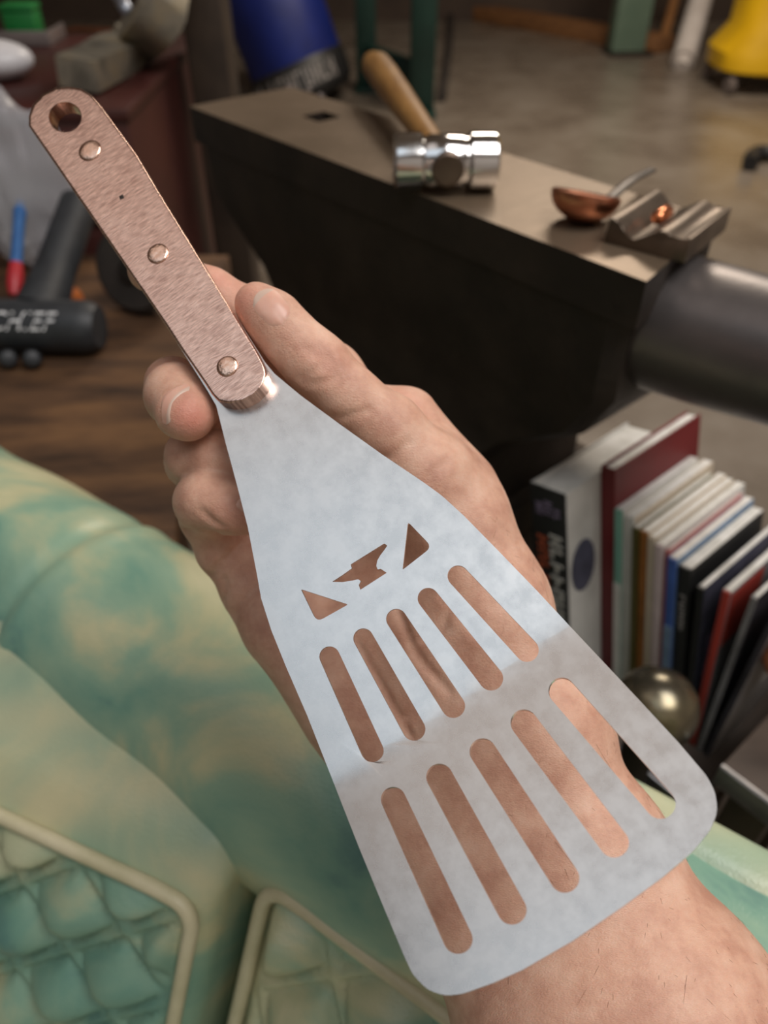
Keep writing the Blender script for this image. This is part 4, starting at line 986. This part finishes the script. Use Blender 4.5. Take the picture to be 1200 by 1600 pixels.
o = lathe('bottle_cap', [(0.019, 0), (0.021, 0.003), (0.021, 0.022), (0.018, 0.030), (0.006, 0.033)], c_, I3, 'orange_plastic', None, 26); tag(o, 'small orange cap standing behind the black power tool', 'cap')
c_ = P(228, 490, 1.10); c_[2] = zb_+0.058
wh = thing('caster_wheel', 'dark rubber wheel standing on the bench behind the handle', 'wheel', (c_[0], c_[1], zb_))
Rw = frame(Zv, unit(V(-0.35, -1, 0.25)))
lathe('tyre', [(0.034, -0.016), (0.050, -0.017), (0.058, -0.010), (0.058, 0.010), (0.050, 0.017), (0.034, 0.016)], c_, Rw, 'rubber', wh, 36)
lathe('hub', [(0.035, -0.012), (0.035, 0.012), (0.018, 0.016), (0.012, 0.022), (0.004, 0.022)], c_, Rw, 'steel_dark', wh, 30)

# ------------------------------------------------------------------ red chest and what stands on it
HR = 0.30; zr_ = CZ-HR
ch = thing('tool_chest', 'dark red enamel tool chest behind the bench', 'chest', (-0.74, 1.55, 0))
box('chest_body', (-0.76, 1.57, zr_/2-0.006), I3, (0.74, 0.60, zr_-0.012), 'red_chest', ch, 0.006)
box('chest_lid', (-0.76, 1.57, zr_-0.009), I3, (0.75, 0.61, 0.018), 'red_chest', ch, 0.004)
for k in range(4):
    dr = box('drawer', (-0.76, 1.268, zr_-0.10-0.155*k), I3, (0.68, 0.012, 0.14), 'red_chest', ch, 0.004)
    tube('handle', [(-0.86, 1.262, zr_-0.07-0.155*k), (-0.86, 1.246, zr_-0.07-0.155*k), (-0.66, 1.246, zr_-0.07-0.155*k), (-0.66, 1.262, zr_-0.07-0.155*k)], 0.005, 'hoop', dr, 8)
# bent strap bracket
bd = 1.16
path = smooth_path([PH(120, 116, HR-0.030), PH(165, 94, HR-0.030), PH(205, 70, HR-0.032), P(238, 40, 1.27), P(258, 5, 1.26), P(270, -45, 1.25), P(276, -110, 1.24)], 42)
v, f = [], []
npth = len(path); T_ = np.gradient(path, axis=0)
for i in range(npth):
    t_ = unit(T_[i]); side = unit(np.cross(t_, unit(V(0.2, 0.75, 0.65)))); nn_ = np.cross(side, t_)
    hw, ht = 0.032, 0.022
    for (a, b_) in [(-1, -1), (1, -1), (1, 1), (-1, 1)]: v.append(path[i]+side*hw*a+nn_*ht*b_)
for i in range(npth-1):
    for k in range(4): k2 = (k+1) % 4; f.append([i*4+k, i*4+k2, i*4+4+k2, i*4+4+k])
f += [[3, 2, 1, 0], [npth*4-4+k for k in range(4)]]
o = part('bent_bracket', v, f, 'bracket', None, 40); tag(o, 'worn grey steel bar bent upwards, resting on the red chest', 'bracket')
pp_ = P(318, 60, 1.44)
o = box('iron_post', (pp_[0]+0.012, pp_[1], (zr_+0.42)/2), I3, (0.075, 0.10, zr_+0.42), 'post', None, 0.006)
tag(o, 'square dark brown iron post beside the bent grey bar', 'post')
# white dish, tray with green box, copper strip, hoop
c_ = PH(-5, 124, HR); c_[2] = zr_
o = lump('white_dish', c_, (0.07, 0.05, 0.03), 'white_plastic', 0.0, 1, 3); o.location.z += 0.029; tag(o, 'smooth white plastic dome lying on the red chest', 'plastic dome')
c_ = PH(30, 66, HR); c_[2] = zr_
tr_ = thing('metal_tray', 'grey metal tray under the green box on the red chest', 'tray', tuple(c_))
box('tray_base', c_+V(-0.02, 0, 0.006), I3, (0.20, 0.10, 0.010), 'tray', tr_, 0.003)
box('tray_lip', c_+V(-0.02, -0.048, 0.014), I3, (0.20, 0.006, 0.026), 'tray', tr_, 0.002)
box('tray_lip', c_+V(0.078, 0, 0.014), I3, (0.006, 0.10, 0.026), 'tray', tr_, 0.002)
gb = c_+V(0.005, 0.005, 0.011)
gbt = thing('green_box', 'small bright green plastic box standing in the metal tray', 'box', tuple(gb))
box('box_body', gb+V(0.012, 0, 0.022), I3, (0.062, 0.05, 0.043), 'green_box', gbt, 0.004)
box('box_lid', gb+V(0.012, 0, 0.049), I3, (0.066, 0.054, 0.012), 'green_box', gbt, 0.004)
c_ = PH(150, 50, HR); c_[2] = zr_+0.004
o = box('copper_strip', c_, frame(V(1, -0.25, 0), Zv), (0.12, 0.035, 0.006), 'copper_dull', None, 0.002); tag(o, 'flat dull copper strip lying on the red chest by the bent bar', 'metal strip')
hpth = smooth_path([PH(212, 45, HR-0.012), P(200, 20, 1.44), P(182, -10, 1.46), P(150, -40, 1.47), P(110, -60, 1.47)], 30)
o = tube('steel_hoop', hpth, 0.012, 'hoop', None, 10, 60); tag(o, 'curved bluish grey steel hoop rising from the red chest', 'hoop')

# ------------------------------------------------------------------ far side of the workshop
# blue and black drum lying tilted on the floor
dc = PH(452, 74, CZ-0.24); dr_ = thing('blue_drum', 'blue drum with lettered black base band on the workshop floor', 'drum', (dc[0], dc[1], 0))
da = unit(V(-0.36, 0.16, 0.93)); Rd = frame(V(1, 0, 0), da); dc0 = dc - da*0.20
lathe('drum_body', [(0.265, 0.10), (0.270, 0.12), (0.270, 0.40), (0.255, 0.55), (0.20, 0.62), (0.02, 0.64)], dc0, Rd, 'blue', dr_, 40)
lathe('base_band', [(0.18, -0.085), (0.25, -0.07), (0.282, -0.03), (0.285, 0.09), (0.275, 0.115)], dc0, Rd, 'black', dr_, 40)
bm = bmesh.new(); r2 = random.Random(4)
for k in range(11):
    a = math.radians(-150+k*10.5); d_ = Rd@V(math.cos(a), math.sin(a), 0); tg = Rd@V(-math.sin(a), math.cos(a), 0)
    Rk = np.stack([tg, np.cross(d_, tg), d_], 1); h_ = 0.095
    if k in (2,): continue
    bm_box(bm, dc0+d_*0.286+da*0.03-tg*0.016, Rk, (0.010, h_, 0.004))
    if r2.random() > .35: bm_box(bm, dc0+d_*0.286+da*0.03+tg*0.012, Rk, (0.010, h_, 0.004))
    bm_box(bm, dc0+d_*0.286+da*(0.03+h_*r2.choice([-.4, 0, .4])), Rk, (0.034, 0.014, 0.004))
from_bm('lettering', bm, 'grey_print', dr_)
# green machine stand
gs_ = thing('machine_stand', 'dark green steel machine stand with two legs and crossbar', 'machine stand', tuple(PH(612, 175, CZ)))
for (x, yb, wdt) in ((573, 140, 0.115), (658, 178, 0.13)):
    bs = PH(x, yb, CZ-0.0)
    box('leg', (bs[0], bs[1], 0.55), I3, (wdt, 0.10, 1.10), 'green_paint', gs_, 0.008)
    box('foot', (bs[0], bs[1]-0.03, 0.012), I3, (wdt+0.02, 0.18, 0.024), 'green_paint', gs_, 0.004)
b0 = PH(573, 140, CZ); b1 = PH(658, 178, CZ); mid_ = (b0+b1)/2; zc_ = P(615, 95, np.dot(mid_-CAM, FWD))[2]
dxy = b1-b0; box('crossbar', (mid_[0], mid_[1], zc_), frame(dxy, Zv), (np.linalg.norm(dxy), 0.07, 0.13), 'green_paint', gs_, 0.006)
bl0 = P(636, 102, np.dot(mid_-CAM, FWD)-0.10); lathe('bolt', [(0.035, -0.05), (0.035, 0.01), (0.028, 0.02)], bl0, frame(V(1, 0, 0), unit(CAM-bl0)*[1, 1, 0]), 'edge_steel', gs_, 12)
hz = [PH(690, 160, CZ)+V(0, 0, 0.03), PH(696, 120, CZ)+V(0, 0, 0.03), PH(703, 60, CZ)+V(0, 0, 0.03), PH(704, 0, CZ)+V(0, 0, 0.03)]
o = tube('brown_hose', smooth_path(hz, 24), 0.028, 'rubber', None, 10, 60); tag(o, 'dark brown hose running over the floor past the green stand', 'hose')
# wooden board along the back, pale green post, leaning poles, yellow bucket, black hose
pb0, pb1 = PH(690, 22, CZ), PH(960, 72, CZ)
md = (pb0+pb1)/2; dv = pb1-pb0
o = box('floor_board', md+V(0, 0.10, 0.05)*1.0, frame(dv, Zv), (np.linalg.norm(dv)*1.5, 0.20, 0.10), 'orange_wood', None, 0.005); tag(o, 'long orange-brown wooden board lying across the back of the floor', 'board')
gp = PH(975, 84, CZ)
gpt = thing('steel_post', 'pale green painted steel post standing behind the floor board', 'post', (gp[0], gp[1], 0))
box('column', (gp[0], gp[1], 0.62), frame(V(1, 0.15, 0), Zv), (0.24, 0.12, 1.20), 'green_pale', gpt, 0.006)
box('foot_plate', (gp[0]+0.02, gp[1], 0.012), frame(V(1, 0.15, 0), Zv), (0.30, 0.22, 0.024), 'iron', gpt, 0.004)
wp0 = PH(1063, 112, CZ); dpt = np.dot(wp0-CAM, FWD); wp0[2] = 0.02
wpl = thing('white_pole', 'whitish wide pole leaning between the green post and yellow bucket', 'pole', tuple(wp0))
w1 = P(1112, -60, dpt+0.35)
tt = np.linspace(0.06, 1, 8)[:, None]; tube('shaft', wp0*(1-tt)+w1*tt, 0.075, 'pole_white', wpl, 18, 60, upv=(0, 1, 0))
tube('tip', [wp0, wp0*0.94+w1*0.06, wp0*0.90+w1*0.10], [0.045, 0.05, 0.06], 'pole_white', wpl, 14)
sp0 = PH(1032, 82, CZ); sp0[2] = 0.035; sp1 = P(1070, -60, np.dot(sp0-CAM, FWD)+0.3)
o = tube('wooden_stick', [sp0, (sp0+sp1)/2, sp1], 0.035, 'pole_brown', None, 12); tag(o, 'brown wooden stick leaning beside the whitish pole', 'stick')
# bucket
yc = PH(1215, 135, CZ); ybk = thing('mop_bucket', 'large bright yellow plastic mop bucket on casters', 'bucket', (yc[0], yc[1], 0))
zb0 = 0.085
def ring_(w_, d_, z, n=40, p=3.5):
    out = []
    for k in range(n):
        a = 2*math.pi*k/n; cx_, sx_ = math.cos(a), math.sin(a)
        out.append(V(yc[0]+w_*math.copysign(abs(cx_)**(2/p), cx_), yc[1]+d_*math.copysign(abs(sx_)**(2/p), sx_), z))
    return out
secs = [(0.26, 0.20, zb0), (0.43, 0.28, zb0+0.03), (0.44, 0.28, zb0+0.12), (0.35, 0.24, zb0+0.24), (0.35, 0.24, zb0+0.50), (0.38, 0.26, zb0+0.52), (0.38, 0.26, zb0+0.56), (0.34, 0.23, zb0+0.56), (0.30, 0.20, zb0+0.14)]
v = []; [v.extend(ring_(*s_)) for s_ in secs]; f = []
for i in range(len(secs)-1):
    for k in range(40): k2 = (k+1) % 40; f.append([i*40+k, i*40+k2, i*40+40+k2, i*40+40+k])
f.append(list(range(39, -1, -1))); f.append([len(secs)*40-40+k for k in range(40)])
part('tub', v, f, 'yellow', ybk, 40)
for sx_, sy_ in ((-1, -1), (1, -1), (-1, 1), (1, 1)):
    lathe('caster', [(0.02, -0.018), (0.042, -0.018), (0.045, 0), (0.042, 0.018), (0.02, 0.018)], V(yc[0]+sx_*0.37, yc[1]+sy_*0.20, 0.045), frame(Zv, V(1, 0.2, 0)), 'tray', ybk, 20)
    lathe('caster_stem', [(0.012, 0.05), (0.012, zb0+0.03)], V(yc[0]+sx_*0.37, yc[1]+sy_*0.20, 0), I3, 'iron', ybk, 10)
bh_ = [PH(1168, 268, CZ)+V(0, 0, 0.035), PH(1172, 256, CZ)+V(0, 0, 0.035), PH(1190, 251, CZ)+V(0, 0, 0.035), PH(1240, 256, CZ)+V(0, 0, 0.035), PH(1300, 240, CZ)+V(0, 0, 0.035)]
o = tube('black_hose', smooth_path(bh_, 30), 0.034, 'black', None, 12, 60); tag(o, 'thick black hose end lying on the open concrete floor', 'hose')
